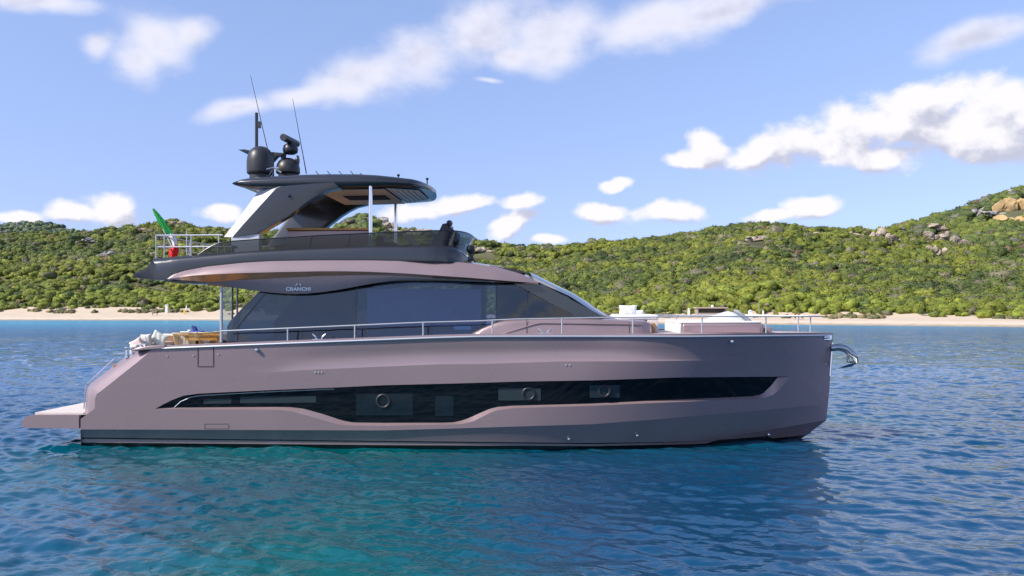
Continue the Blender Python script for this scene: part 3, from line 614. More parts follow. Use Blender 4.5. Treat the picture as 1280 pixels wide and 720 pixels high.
for px, py, r_ in ((394.3,465.6,.022),(398.4,465.6,.022),(402.3,465.6,.022),(707.5,456.3,.022),(712.3,456.3,.022),(242,444.6,.02),(273,443,.02),(209,445,.02)): stud(px, py, r_, 'drain_outlet', STEELW)
for px, py in ((321.5, 437.2), (914.2, 426.8)): 
    c = hp(px, py); MB().lathe(c, [(0, -.09), (.035, -.085), (.05, -.06), (.045, -.03), (.06, .0), (.06, .03)], 14, axis='y').build('hull_light', STEEL, yacht)
for px, py, o in ((711, 549, .09), (796.5, 544.5, .07), (961, 543.3, .12)):
    c = hp(px, py, o); MB().lathe(c, [(0, -.03), (.03, -.02), (.035, .03)], 10, axis='y').build('underwater_light', STEEL, yacht)
# bow fairlead
c = hp(1033, 421.5, 0); MB().box((c[0]-.13, c[1]-.06, c[2]-.09), (c[0]+.14, c[1]+.35, c[2]+.07)).tube([(c[0]-.1, c[1]-.08, c[2]), (c[0]+.12, c[1]+.0, c[2])], .05).build('fairlead', STEEL, yacht, bevel=.02)
# stem plate
MB().tube([L(1040.4, 428, 0), L(1039.5, 445, 0), L(1037.8, 470, 0)], .03, 8).build('stem_guard', STEEL, yacht)
# swim platform
pt_ = [(27, 532), (28.5, 525), (33, 520.5), (39.5, 518.6), (98.6, 518.6), (98.6, 535.8), (36, 535), (29, 534)]
xz = LX(pt_, -2.45); sw = MB(); zt = xz[4][1]
ys = np.array([-2.45, -2.30, 2.30, 2.45]); prof = np.array(xz)
ringin = prof.copy(); cxm = prof[:, 0].max()
rowsp = []
for y_, k_ in ((-2.32, .90), (-2.42, .97), (-2.45, 1.0)):
    q = prof.copy(); mid = prof[:, 1].mean(); q[:, 1] = mid+(q[:, 1]-mid)*k_; q[:, 0] = cxm+(q[:, 0]-cxm)*(1-(1-k_)*.12); rowsp.append([(a, y_, b) for a, b in q])
near_ = rowsp[::-1]; sw.grid(near_, 0, close_u=True); far_ = [[(a, -y_, b) for a, y_, b in r_] for r_ in near_]; sw.grid(far_, 0, close_u=True); sw.grid([near_[-1], far_[-1]], 0, close_u=True)
n8 = len(prof); sw.add(near_[0], [tuple(range(n8))]); sw.add(far_[0], [tuple(range(n8))])
swo = sw.build('swim_platform', PINK, yacht, smooth=35)
MB().box((L(38, 518, -2.3)[0], -2.1, zt-.05), (L(99, 518, -2.3)[0], 2.1, zt+.012)).build('teak_mat', mat('pale_deck', (.66, .58, .52), .7, var=.06, vscale=3), swo)
MB().box((L(98.6, 525, -2.4)[0], -2.3, .45), (L(100.8, 525, -2.4)[0]+.02, 2.3, zt-.02)).build('platform_hinge', BLK, yacht)
MB().prism(LX([(206,431.2),(195,431.6),(184,432.4),(172,434.4),(163.5,437.8),(166,439.2),(172,438.6),(180,437.6),(192,437),(206,436.2)], -2.64), -2.635, -2.25).build('bulwark_wing', PINK, yacht, bevel=.02)
# transom hand rail
MB().tube([L(105, 511, -1.9), L(106.5, 486, -1.9), L(110, 479, -1.9), L(143, 448, -1.9), L(145, 449.5, -1.9)], .016, 6).build('stern_handrail', STEEL, yacht)
for px, dy in ((158.5, 0), (165, .5), (176.5, -2), (181, -4)):
    c = L(px, 439+dy, -2.36); MB().lathe(c, [(0, -.17), (.05, -.17), (.05, -.13), (.03, -.1), (.03, .04), (.055, .08), (.055, .11), (0, .12)], 12).build('mooring_bollard', STEEL, yacht)

# decks
DECK = mat('deck_mauve', (.50, .40, .38), .55, var=.05)
ii = [i for i, u in enumerate(U) if u >= 285]; dk = RTi[ii].copy(); dk[:, 2] -= .03; dm = dk.copy(); dm[:, 1] *= -1
MB().grid([dk, dk*np.array((1, .5, 1))+np.array((0, 0, .03)), dm*np.array((1, .5, 1))+np.array((0, 0, .03)), dm]).build('deck', DECK, yacht)
x0c = L(150, 440, -2.3)[0]; x1c = L(285, 430, -2.3)[0]+.05; zf = 2.0
MB().box((x0c-.15, -2.34, zf-.08), (x1c, 2.34, zf)).build('cockpit_floor', TEAK, yacht)
ii = [i for i, u in enumerate(U) if u <= 287]; q = RTi[ii]; q2 = q.copy(); q2[:, 2] = zf; [MB().grid(np.array([q, q2])*np.array((1, s, 1))).build('bulwark_lining', PINK, yacht) for s in (1, -1)]
MB().box((x1c-.04, -2.36, zf-.1), (x1c, 2.36, 2.5)).build('cabin_step', PINK, yacht)

# main cabin
cYw = -2.05
ftop = interp([(259,356.6),(277,357.8),(298.4,360.5),(326,364.4),(345,366.3),(365,367.3),(380,367.2),(400,365.4),(411,364),(425,361.8),(442.5,358.6),(458,355.5),(474,353),(490,351),(505,350),(525,349.7),(547,350),(588,351.7),(640,353.5),(673,355.5)])
fwl = interp([(209,348.5),(240,344.5),(270,342.6),(300,341.3),(350,340),(400,339),(430,339),(460,339.6),(505,341.6),(588,347.2),(640,351.6),(673,354)])   # wing outer lower edge
fwt = interp([(209,348),(214.5,343.5),(235,337.5),(259,333),(306,328),(340,326),(400,325),(463,325),(567,327),(592,329.5),(621,334),(652,342.8),(673,353)])       # wing top
fbr = interp([(209,349.2),(240,351),(260,353),(300,350.5),(350,347.5),(400,345),(460,343.5),(505,344),(588,348.3),(640,352.2),(673,354.6)])     # foot of the brown soffit
wy = interp([(209,-2.5),(560,-2.5),(620,-2.35),(673,-1.98)]); wyt = interp([(209,-2.35),(500,-2.32),(570,-2.1),(620,-1.9),(673,-1.92)])
cyl = interp([(209,-2.2),(600,-2.10),(673,-1.96)])
us = np.concatenate([np.arange(209, 260, 4.), np.arange(260, 673, 7.), [673]])
top = [L(u, fwt(u), wyt(u)) for u in us]; low = [L(u, fwl(u), wy(u)) for u in us]; md = [L(u, fwt(u)*.45+fwl(u)*.55, wy(u)*.75+wyt(u)*.25) for u in us]
bro = [L(u, fbr(u), cyl(u)) for u in us]
MB().grid([top, md, low], mirror=True).build('roof_wing', PINK, yacht, smooth=40)
SOF = mat('sunbounce_soffit', (.66, .36, .19), .3, metal=.3, coat=.5, var=.2, vscale=2)  # sunlight bounced up onto the overhang is put into this bright copper colour
MB().grid([low, bro], mirror=True).build('wing_soffit', SOF, yacht)
u2 = us[us >= 259]; fa = [L(u, fbr(u), cyl(u)) for u in u2]; fb = [L(u, ftop(u), cYw-.06) for u in u2]; fcc = [p+np.array((0, .12, 0)) for p in fb]
MB().grid([fa, [(a_+b_)/2-np.array((0, .02, 0)) for a_, b_ in zip(fa, fb)], fb, fcc], mirror=True).build('window_fascia', PINK, yacht, smooth=50)
# roof slab closing the cabin
u3 = us[us >= 300]; r1_ = [L(u, fwt(u), wyt(u))*np.array((1, 1, 1)) for u in u3]
MB().grid([r1_, [p*np.array((1, .4, 1))+np.array((.0, 0, .08)) for p in r1_], [p*np.array((1, -.4, 1))+np.array((.0, 0, .08)) for p in r1_], [p*np.array((1, -1, 1)) for p in r1_]]).build('roof', PINK, yacht)
x0k = L(300, 400, cYw)[0]
CEIL = mat('cabin_ceiling', (.25, .22, .2), .7)
cz = L(400, 352, cYw)[2]
MB().box((x0k, -2.0, cz+.02), (L(640, 350, -2)[0], 2.0, cz+.06)).build('cabin_ceiling', CEIL, yacht)
# cockpit overhang soffit, between the wings
zo = L(260, 350, -2.2)[2]; MB().box((L(222, 350, -2.2)[0], -2.2, zo), (x0k, 2.2, zo+.05)).build('overhang_soffit', SOF, yacht)
SG = glass('smoked_side_glass', (.62, .68, .78), .03); SGD = glass('smoked_pane_dark', (.17, .21, .26), .05)
deckz = lambda u: fS(u)-3.0
def lean(o, s):
    for v in o.data.vertices: v.co.y += s*.12*max(v.co.z-2.6, 0)
def pane(pts, m, far=True):
    for s in ((1, -1) if far else (1,)):
        lean(MB().prism([(a, b) for a, b in LX(pts, cYw)], cYw*s, (cYw+.03)*s).build('side_window', m, yacht, smooth=0), s)
tt = lambda a, b, n=10: [(u, ftop(u)-5) for u in np.linspace(a, b, n)]
pane([(295.5, deckz(295)+1), (295.5, 410), (298, 404), (330, 362)]+tt(333, 443.3, 14)+[(443.3, deckz(443))], SGD)
pane([(444.8, deckz(444))]+tt(444.8, 619.2, 20)+[(619.2, 418)], SG)
pane([(620.6, 418)]+tt(620.6, 641, 4)+[(658.6, 363.6), (658.6, 417)], SGD)
pane([(659.8, 417), (659.8, 364.2), (714, 392.4), (717, 398), (717, 417)], SGD)
# aft corner pillar and glazing frame
PIL = mat('gloss_pillar', (.02, .024, .028), .12, coat=.8)
for s in (1, -1):
    lean(MB().prism(LX([(283, 427.5), (283, 408), (285.5, 402.5), (300, 386), (322, 364), (331, 365), (300, 403.5), (296.5, 410), (296.3, 427)], cYw-.02), (cYw-.02)*s, (cYw+.16)*s).build('aft_pillar', PIL, yacht, bevel=.012), s)
    MB().prism(LX([(641.6, 354.2), (679.5, 355.8), (752, 394.5), (752, 399.5), (716, 399.5), (714.6, 392.8)], -1.98), -1.98*s, -1.85*s).build('windscreen_pillar', PIL, yacht, bevel=.01)
    for px in (444.1, 619.9, 659.2):
        lean(MB().prism(LX([(px-.8, ftop(px) if px < 650 else 364), (px+.8, ftop(px) if px < 650 else 364.3), (px+.8, 419), (px-.8, 419)], cYw-.012), (cYw-.012)*s, (cYw+.05)*s).build('window_mullion', BLK, yacht, smooth=0), s)
    for px, y0 in ((376+80, 409), (539.5, 405), (297+80, 411)):
        lean(MB().prism(LX([(px-.9, y0), (px+.9, y0), (px+.9, 422), (px-.9, 422)], cYw-.01), (cYw-.01)*s, (cYw+.03)*s).build('window_mullion', BLK, yacht, smooth=0), s)
# windscreen
def wscurve(pside, pcen, n=14, k=2.2):
    o = []
    for t in np.linspace(-1, 1, n): o.append((pcen[0]-(pcen[0]-pside[0])*abs(t)**k, pside[1]*-t, pcen[2]-(pcen[2]-pside[2])*abs(t)**k))
    return o
WS = glass('windscreen_glass', (.07, .09, .11), .16)
tp = wscurve(L(668, 350.5, -1.86), L(657, 340.5, 0)+np.array((.12, 0, 0))); bt = wscurve(L(749, 394, -1.8), L(766, 397.5, 0))
m1_ = [np.array(a_)*.5+np.array(b_)*.5+np.array((.06, 0, .05)) for a_, b_ in zip(tp, bt)]
MB().grid([tp, m1_, bt]).build('windscreen', WS, yacht, smooth=60)
MB().tube([np.array(p)+np.array((0, 0, 0)) for p in bt], .035, 6).build('windscreen_rim', PINK, yacht)
MB().prism(LX([(612, 331.5), (616, 332.2), (654, 338.5), (656, 341), (640, 341)], -1.6), -1.6, 1.6).build('sunroof_rim', BLK, yacht)
for y_ in (-1.0, .2): 
    a_ = L(742, 390, y_); b_ = L(693, 366, y_); MB().tube([a_+np.array((.08, 0, .08)), (a_+b_)/2+np.array((.06, 0, .14)), b_+np.array((.05, 0, .12))], .018, 5).build('wiper', BLK, yacht)
# cabin interior
INTW = mat('interior_oak', (.30, .24, .18), .5, var=.15); x1k = L(700, 400, -2)[0]
MB().box((x0k, -1.9, 2.42), (x1k, 1.9, 2.46)).build('cabin_floor', INTW, yacht)
MB().box((L(590, 380, 0)[0], -.4, 2.46), (L(602, 380, 0)[0], 1.9, cz)).build('interior_bulkhead', mat('interior_panel', (.35, .33, .30), .6), yacht)
MB().box((L(458, 380, -1.8)[0], -1.70, L(458, 408, -1.8)[2]), (L(601, 380, -1.8)[0], -1.67, L(458, 361, -1.8)[2])).build('window_blind', mat('pale_blind', (.56, .57, .68), .8, var=.06, vscale=3), yacht)
MB().box((-4.9, .9, 2.46), (-1.8, 1.7, 2.9)).box((-4.9, 1.5, 2.9), (-1.8, 1.75, 3.25)).build('saloon_sofa', CREAM, yacht, bevel=.05)
MB().box((.5, -1.2, 2.46), (1.1, -.6, 3.3)).box((.35, -1.2, 3.0), (.5, -.6, 3.85)).build('helm_seat', CREAM, yacht, bevel=.06)
MB().box((1.3, -1.5, 2.46), (2.3, 1.5, 3.2)).build('helm_console', DARKG, yacht, bevel=.06)

# coachroof: long pink plinth under the forward windows
ct = interp([(584,418.4),(592,414.5),(605,408.8),(619.6,403),(630,400.6),(640,399.6),(669,398.1),(700,397.8),(760,398.6),(806,401),(812,403.5),(815.6,407),(816.5,417)])
uc = list(np.concatenate([np.arange(584, 645, 5.), np.arange(645, 805, 12.), [806, 809, 812, 814, 815.6, 816.5]]))
cyf = interp([(584,-2.06),(600,-2.12),(640,-2.16),(740,-2.12),(800,-1.95),(812,-1.75),(815.6,-1.55),(816.5,-1.4)])
def cr(f, dy, dz=0): return [L(u, f(u), cyf(u)+dy) for u in uc]
base_ = [L(u, 419.5, cyf(u)) for u in uc]; sidt = [L(u, min(ct(u)+6, 419), cyf(u)) for u in uc]; tpe = [L(u, ct(u)+1.6, cyf(u)+.05) for u in uc]; tpi = [L(u, ct(u), cyf(u)+.16) for u in uc]
cenr = [np.array((p[0], -p[1]*0, p[2]+.03)) for p in tpi]
MB().grid([base_, sidt, tpe, tpi, cenr], mirror=True).build('coachroof', PINK, yacht, smooth=40)
e_ = np.array([base_[-1], tpi[-1]]); MB().grid([e_, e_*np.array((1, -1, 1))]).build('coachroof_front', PINK, yacht)
def seamY(pts, Yf, r_=.008):
    return MB().tube([L(a, b, Yf(a)-.004) for a, b in pts], r_, 4)
seamY([(658.6, 399.5), (658.6, 417)], cyf).build('panel_seam', SEAM, yacht)
seamY([(786.5, 402), (786.5, 417)], cyf, .006).build('panel_seam', SEAM, yacht)
tb_ = [L(u, 404+max(0, (672-u)*.30) if u < 672 else 403.8+(u-672)*.012, cyf(u)-.012) for u in range(628, 806, 8)]
MB().tube(tb_, .014, 5).build('plinth_moulding', PINK, yacht)

# foredeck lounges
def seat_block(x0, x1, y0, y1, yn, yf, m, name, par=yacht, bev=.06):
    a_ = L(x0, y1, yn); b_ = L(x1, y0, yn); return MB().box((a_[0], yn, a_[2]), (b_[0], yf, b_[2])).build(name, m, par, bevel=bev, smooth=40)
seat_block(771, 823.5, 393.3, 400.8, -1.35, 1.35, WHT, 'sunpad_cushion')
seat_block(809, 823, 400.5, 416, -1.35, 1.35, mat('pale_gelcoat', (.66, .58, .54), .5), 'sunpad_base', bev=.02)
seat_block(814, 819, 404, 417, -1.5, -1.36, TEAK, 'foredeck_step', bev=.01)
seat_block(847.5, 952, 401.2, 404.6, -1.35, 1.35, WHT, 'bow_sunpad', bev=.04); seat_block(847.5, 853, 404, 417.5, -1.35, 1.35, WHT, 'bow_seat_back', bev=.05)
seat_block(853, 955, 404.6, 417.5, -1.38, 1.38, PINK, 'bow_locker', bev=.05); seat_block(955, 965, 408.8, 417.5, -1.0, 1.0, PINK, 'bow_step', bev=.04)
MB().box((L(865, 410, -1.39)[0], -1.395, L(865, 415.5, -1.39)[2]), (L(950, 410, -1.39)[0], -1.36, L(865, 408.5, -1.39)[2])).build('locker_recess', mat('recess_mauve', (.30, .21, .23), .4), yacht)

# flybridge coaming (black)
fbt = interp([(166,342),(176,338.5),(183,335),(187,329),(192,323.5),(200,322.3),(248,319),(306,314.2),(340,312.2),(400,309.6),(459,307.4),(551,306.9),(565,308),(575,313),(583,320),(590,327)])
fbb = interp([(166,342.5),(169.5,347),(190,349.8),(209,350),(214.5,343.8),(235,337.8),(259,333.3),(306,328.3),(340,326.3),(400,325.3),(463,325.3),(567,327.3),(592,330)])
ub = np.concatenate([np.arange(166, 215, 3.), np.arange(215, 545, 9.), np.arange(546, 591, 4.)])
yb = interp([(166,-2.25),(172,-2.30),(185,-2.34),(215,-2.38),(540,-2.36),(560,-2.25),(575,-2.0),(583,-1.7),(590,-1.2)]); 
bt_ = [L(u, fbt(u), yb(u)+(.10 if u > 190 else .0)) for u in ub]; bm_ = [L(u, fbt(u)*.75+fbb(u)*.25, yb(u)-.0) for u in ub]; bb_ = [L(u, fbb(u), yb(u)+.03) for u in ub]
bi_ = [p+np.array((0, .16, -.0)) for p in bt_]
BL = MB().grid([bi_, bt_, bm_, bb_], mirror=True)
BL.grid([bb_[:18], [p*np.array((1, .0, 1))+np.array((.25, 0, -.03)) for p in bb_[:18]]], mirror=True)      # underside of the aft overhang
BL.grid([[bt_[0], bb_[0]], [bt_[0]*np.array((1, -1, 1)), bb_[0]*np.array((1, -1, 1))]])
fr_t = bt_[-1]; fr_b = bb_[-1]
BL.grid([[fr_t, fr_b], [fr_t*np.array((1, -1, 1)), fr_b*np.array((1, -1, 1))]])
BL.build('flybridge_coaming', GRAPH, yacht, smooth=75)
MB().prism(LX([(204, 349.6), (262, 352.8), (258, 354.6), (228, 354.6), (206, 351.8)], -2.0), -2.0, 2.0).build('overhang_beam', BLK, yacht)
# fly deck floor
p0 = [p*np.array((1, 1, 1))-np.array((0, 0, .18)) for p in bi_ if True]
MB().grid([p0[6:], [p*np.array((1, -1, 1)) for p in p0[6:]]]).build('flybridge_deck', TEAK, yacht)
# fly wind deflector
FG = glass('tinted_deflector', (.13, .16, .18), .01)
gt = interp([(248,318.5),(257,312),(267,306.2),(276,303.3),(290.6,301.4),(326,298.8),(400,294.2),(440,292.4),(494.6,289.8),(542.5,288.2)])
side = [(u, gt(u)) for u in (248, 257, 267, 276, 290.6, 326, 360, 400, 440, 494.6, 530, 548)]
gy = -2.22; tline = [L(a_, b_, gy) for a_, b_ in side]; bline = [L(a_, fbt(a_)+.3, gy) for a_, b_ in side]
pt1 = tline[-1]; tipx = L(592, 294, 0)[0]; tipz = L(592, 296, 0)[2]
pb1 = bline[-1]; tbx = L(581, 313, 0)[0]; tbz = pb1[2]-.05
def fwrap(p, tx, tz, n=16):
    o = []
    for t in np.linspace(0, 1, n+1)[1:]:
        an = t*math.pi/2; o.append((p[0]+(tx-p[0])*math.sin(an)**.8, p[1]*math.cos(an)**.62 if t < 1 else 0, p[2]+(tz-p[2])*t))
    return o
tl = tline+fwrap(pt1, tipx, tipz); bl = bline+fwrap(pb1, tbx, tbz)
MB().grid([tl, bl], mirror=True).build('wind_deflector', FG, yacht, smooth=60)
tl2 = [np.array(p) for p in tl]; MB().tube(tl2+[p*np.array((1, -1, 1)) for p in tl2[::-1]], .016, 6).build('deflector_rim', BLK, yacht)
for px in (388, 436): 
    MB().tube([L(px+2.5, gt(px), gy-.005), L(px-1.5, fbt(px), gy-.005)], .008, 4).build('glass_joint', BLK, yacht)
# fairing under the deflector front (blue-grey glossy)
q0 = bl[len(bline)-1:]; q1 = [np.array(p)*np.array((1, 1.02, 1))+np.array((.10+.30*i/16, 0, -.40)) for i, p in enumerate(q0)]
MB().grid([q0, q1], mirror=True).build('front_fairing', GRAPH, yacht, smooth=60)
# horn / searchlight pod
c = L(588.5, 312, -1.3); MB().lathe((c[0], c[1], c[2]), [(0, .13), (.09, .10), (.12, 0), (.09, -.08), (.05, -.11), (.06, -.16), (.11, -.3), (0, -.32)], 16).build('searchlight', DARKG, yacht)
# aft fly railing, U-shaped
ry = -2.12; rp = [(278, 293.8), (195, 295)]; za = L(278, 294, ry)[2]
A_, B_ = L(278, 293.8, ry), L(195.3, 294.2, ry)
def mir(p): return np.array(p)*np.array((1, -1, 1))
fr_ = MB(); 
for dz in (0, .30): fr_.tube([A_-np.array((0, 0, dz)), B_-np.array((0, 0, dz)), mir(B_)-np.array((0, 0, dz)), mir(A_)-np.array((0, 0, dz))], .02, 8)
ro = fr_.build('aft_railing', STEELW, yacht)
def post(p, zbot, r_=.019, par=None): return MB().tube([p, (p[0], p[1], zbot)], r_, 8).build('post', STEELW, par or ro)
for u in (195.3, 205.5, 239, 273.5): p = L(u, 294, ry); post(p, L(u, fbt(u), ry)[2]-.03)
for u in (195.3, 205.5, 239, 273.5): p = mir(L(u, 294, ry)); post(p, L(u, fbt(u), ry)[2]-.03)
for y_ in (-1.0, .0, 1.0): post(np.array((B_[0], y_, B_[2])), L(195, 322, ry)[2]-.05)
p = L(233.5, 288, -1.4); post(p, L(233, 322, ry)[2])
# radar arch legs
Bc = [(290.6,296.2),(304,280.5),(318,265),(332,249.5),(345,235.5),(362,228),(385,224),(412,223)]; Cc_ = [(324,291.5),(345,279.5),(361,270),(373,260.5),(384,252),(395,245),(407,239),(425,235)]
Ac = [(280,296.2),(292,281),(303,266.5),(313,253),(322,240),(338,232),(370,227),(412,224.5)]
SILV = mat('silver_paint', (.60, .60, .62), .40, metal=.1, coat=.2)
for s in (1, -1):
    rB = np.array([L(a_, b_, -1.96) for a_, b_ in Bc]); rC = np.array([L(a_, b_, -1.96) for a_, b_ in Cc_]); rA = np.array([L(a_, b_, -1.72) for a_, b_ in Ac]); rD = rC+np.array((0, .28, 0)); rA2 = rA+np.array((.1, .05, 0))
    for q in (rA, rB, rC, rD, rA2): q[:, 1] *= s
    rM = (rB+rC)/2; rM[:, 1] -= .03*s
    lg = MB().grid([rB, rM, rC, rD, rA2, rA]); lg.build('arch_leg', GRAPH, yacht, smooth=40)
    MB().grid([rA, rB]).build('arch_edge', SILV, yacht, smooth=40)
    MB().prism(LX([(289, 295.5), (324, 290.8), (324, 314), (289, 316)], -1.94), -1.94*s, -1.72*s).build('arch_foot', SILV if s == 1 else GRAPH, yacht, bevel=.01)
c = L(361.5, 244.7, -1.99); MB().lathe(c, [(0, -.05), (.045, -.04), (.05, .04)], 14, axis='y').build('courtesy_light', BLK, yacht)
# hard top
hx = [L(u, 225, -1.95)[0] for u in (287.5, 292, 300, 315, 345, 380, 410, 445, 470, 490, 505)]
zt_ = [6.76, 6.80, 6.84, 6.88, 6.91, 6.94, 6.95, 6.945, 6.92, 6.885, 6.86]; zb_ = [6.72, 6.68, 6.65, 6.60, 6.585, 6.58, 6.575, 6.59, 6.61, 6.625, 6.635]; hw = [1.80, 1.88, 1.93, 1.97, 1.99, 2.0, 2.0, 1.99, 1.96, 1.88, 1.76]
tipx_ = L(544.5, 240, 0)[0]; xa = hx[-1]
for t in (.25, .45, .62, .76, .87, .94, .98, 1.0):
    hx.append(xa+(tipx_-xa)*t); zt_.append(6.86-.05*t-.04*t**4); zb_.append(6.635+.0*t+.06*t**6); hw.append(max(1.76*(1-t**2.4)**.62, .02))
secs = []
for x_, a_, b_, w_ in zip(hx, zt_, zb_, hw):
    th_ = a_-b_; secs.append([(x_, 0, a_+.05*min(1, w_)), (x_, -w_*.6, a_+.035*min(1, w_)), (x_, -w_*.93, a_), (x_, -w_*.985, a_-th_*.25), (x_, -w_, a_-th_*.45), (x_, -w_*.985, b_+th_*.15), (x_, -w_*.95, b_), (x_, -w_*.6, b_+.02), (x_, 0, b_+.02)])
ht = MB().grid(secs, mirror=True).add(secs[0], [tuple(range(9))]).build('hardtop', GRAPH, yacht, smooth=50)
def ceil_panel(x0, x1, w0, w1, z0, z1, m, name, dz):
    MB().prism([(0, 0)]*0 or [(x0, z0-dz), (x1, z1-dz), (x1, z1-dz-.012), (x0, z0-dz-.012)], -1, 1) if False else None
    V = [(x0, -w0, z0-dz), (x1, -w1, z1-dz), (x1, w1, z1-dz), (x0, w0, z0-dz)]; V += [(a_, b_, c_-.012) for a_, b_, c_ in V]
    MB().add(V, [(0, 1, 2, 3), (4, 5, 6, 7), (0, 1, 5, 4), (1, 2, 6, 5), (2, 3, 7, 6), (3, 0, 4, 7)]).build(name, m, ht, smooth=0)
xl = lambda u: L(u, 232, -1.9)[0]
CREAM2 = mat('cream_ceiling', (.82, .74, .60), .6)
ceil_panel(xl(392), xl(478), 1.62, 1.62, 6.585, 6.605, CREAM2, 'ceiling_panel', .015)
ceil_panel(xl(412), xl(468), .45, .45, 6.592, 6.602, mat('dark_sunroof', (.012, .012, .012), .8), 'sunroof', .032)
ceil_panel(xl(480), xl(517), 1.6, 1.05, 6.63, 6.64, mat('louvre_white', (.75, .76, .78), .4), 'louvre', .012)
for k_ in range(5):
    x_ = xl(483+k_*6.5); MB().box((x_, -1.35+.08*k_, 6.606), (x_+.02, 1.35-.08*k_, 6.614)).build('louvre_slat', DARKG, ht)
for y_ in (-1.86, 1.86):
    p = L(463.2, 232, -1.86); MB().tube([(p[0], y_, 6.68), (p[0], y_, L(463, 313, -1.86)[2])], .05, 14).build('roof_post', STEEL, yacht)
# wires / solar clips on the hard top
for px in (395.5, 410, 424.5, 439, 451):
    a_ = L(px+5, 218.3, -1.2); b_ = L(px-1, 213.8 if px < 450 else 216.5, -1.2); MB().tube([a_-np.array((0, 0, .05)), b_], .011, 5).build('bird_spike', BLK, ht)
for px, y0, yy in ((498, 219.5, -1.3), (534, 224, -.8)):
    c = L(px, y0, yy); MB().lathe((c[0], c[1], c[2]), [(0, .045), (.04, .03), (.045, 0), (.02, -.02), (.015, -.16), (0, -.17)], 12).build('nav_light', BLK, ht)
# domes, mast, radar, aerials
zr = 6.93
def dome(px, Yd, y0, y1, rpx, shape, ped):
    b_, t_ = L(px, y0, Yd), L(px, y1, Yd); h_ = t_[2]-b_[2]; r_ = rpx/F*(Yd+24.6)
    MB().lathe((b_[0], Yd, b_[2]), [(0, zr-.03-b_[2]), (r_*ped, zr-.03-b_[2]), (r_*ped, h_*.04)]+[(r_*u_, h_*v_) for u_, v_ in shape], 40).build('satellite_dome', DARKG, yacht, smooth=50)
dome(325.5, -.6, 220.5, 183, 16.8, [(.86, .05), (.97, .09), (1, .14), (1, .50), (.96, .64), (.86, .78), (.68, .89), (.42, .97), (.2, .995), (0, 1)], .8)
dome(360, .3, 219, 197.5, 15, [(.86, .05), (.97, .09), (1, .16), (.99, .40), (.92, .60), (.78, .78), (.58, .91), (.3, .985), (0, 1)], .8)
c3 = L(320.7, 185, -.2); zt3 = L(320.7, 141, -.2)[2]
MB().tube([(c3[0], -.2, zr), (c3[0], -.2, zt3)], .045, 10).box((c3[0]+.03, -.24, L(320, 160, -.2)[2]), (c3[0]+.12, -.16, L(320, 152, -.2)[2])).build('mast', DARKG, yacht)
MB().prism(LX([(300, 188.2), (308, 187.8), (316, 189.5), (316, 190.8), (308, 190)], -.2), -.35, .35).build('wind_vane', DARKG, yacht)
MB().prism(LX([(338, 190.5), (356, 192), (353, 195), (347, 195.5), (341, 202), (338, 203)], .1), .0, .25).tube([L(353.5, 192, .1), L(353, 206, .1)], .05, 8).build('radar_bracket', DARKG, yacht)
c4 = L(363, 186, .3); zz = lambda y_: L(363, y_, .3)[2]-c4[2]
MB().lathe((c4[0], .3, c4[2]), [(0, zz(193)), (.12, zz(193)), (.2, zz(191)), (.22, zz(187)), (.19, zz(182)), (.1, zz(179.5)), (.08, zz(177)), (0, zz(177))], 26).tube([(c4[0]-.18, .3, zz(205)+c4[2]), (c4[0]-.15, .3, zz(191)+c4[2])], .04).build('radar_pedestal', DARKG, yacht, smooth=50)
e0 = L(354, 171.5, -.2); e1 = L(371, 180, .8)
MB().tube([e0, e1], .10, 12).build('radar_antenna', DARKG, yacht, smooth=50)
c5 = L(371.5, 200.5, .3); MB().lathe(c5, [(0, -.05), (.05, -.05), (.14, .0), (.15, .03), (.03, .06)], 18, axis='x').tube([c5, c5+np.array((-.1, 0, -.2))], .03).build('horn', DARKG, yacht)
for (a0, b0, a1, b1, y_) in ((313.2, 94.5, 341.5, 217, -1.0), (365.8, 123.5, 383, 217, -.2)):
    p, q = L(a1, b1, y_), L(a0, b0, y_); t_ = MB().tube([p, p+(q-p)*.3, q], [.016, .012, .006], 6); t_.lathe((p[0], p[1], zr), [(0, .2), (.03, .18), (.04, .0), (0, -.01)], 10); t_.build('whip_aerial', BLK, yacht)
a_ = L(341.5, 214, -1.0); MB().tube([a_+np.array((-.18, 0, .05)), a_+np.array((0, 0, .1)), a_+np.array((.22, 0, -.03))], .02, 6).tube([a_+np.array((-.12, .05, -.08)), a_+np.array((.02, 0, .1)), a_+np.array((.16, -.04, .08))], .018, 6).build('aerial_bracket', STEEL, yacht)
# fly furniture
MB().box((L(359, 296, -1.2)[0], -1.25, L(359, 318, -1.2)[2]), (L(460, 296, -1.2)[0], -.7, L(459, 288.2, -1.2)[2])).build('flybridge_bar', PINK, yacht, bevel=.02)
MB().box((L(358, 296, -1.25)[0], -1.28, L(359, 288.1, -1.2)[2]), (L(461, 296, -1.2)[0], -.66, L(459, 285, -1.2)[2])).build('bar_top', mat('teak_bright', (.55, .30, .06), .45, var=.15, vscale=8), yacht, bevel=.01)
MB().prism(LX([(470, 312), (470, 296), (478, 294), (480, 303), (494, 303), (494, 312)], -.4), -.4, .6).build('fly_seat', DARKG, yacht, bevel=.03)
MB().prism(LX([(536, 312), (540, 300), (548, 290), (553, 279.5), (561, 278.5), (562, 284), (570, 289), (572, 312)], -.6), -.6, .5).build('fly_console', DARKG, yacht, bevel=.03)
c = L(562, 279, -.6); MB().lathe(c, [(0, -.22), (.06, -.20), (.085, 0), (.06, .2), (0, .22)], 16, axis='y').build('console_pod', DARKG, yacht)
MB().prism(LX([(520, 312), (505, 293), (508, 292), (526, 312)], -.3), -.3, .4).build('fly_helm_seat', CREAM, yacht, bevel=.02)

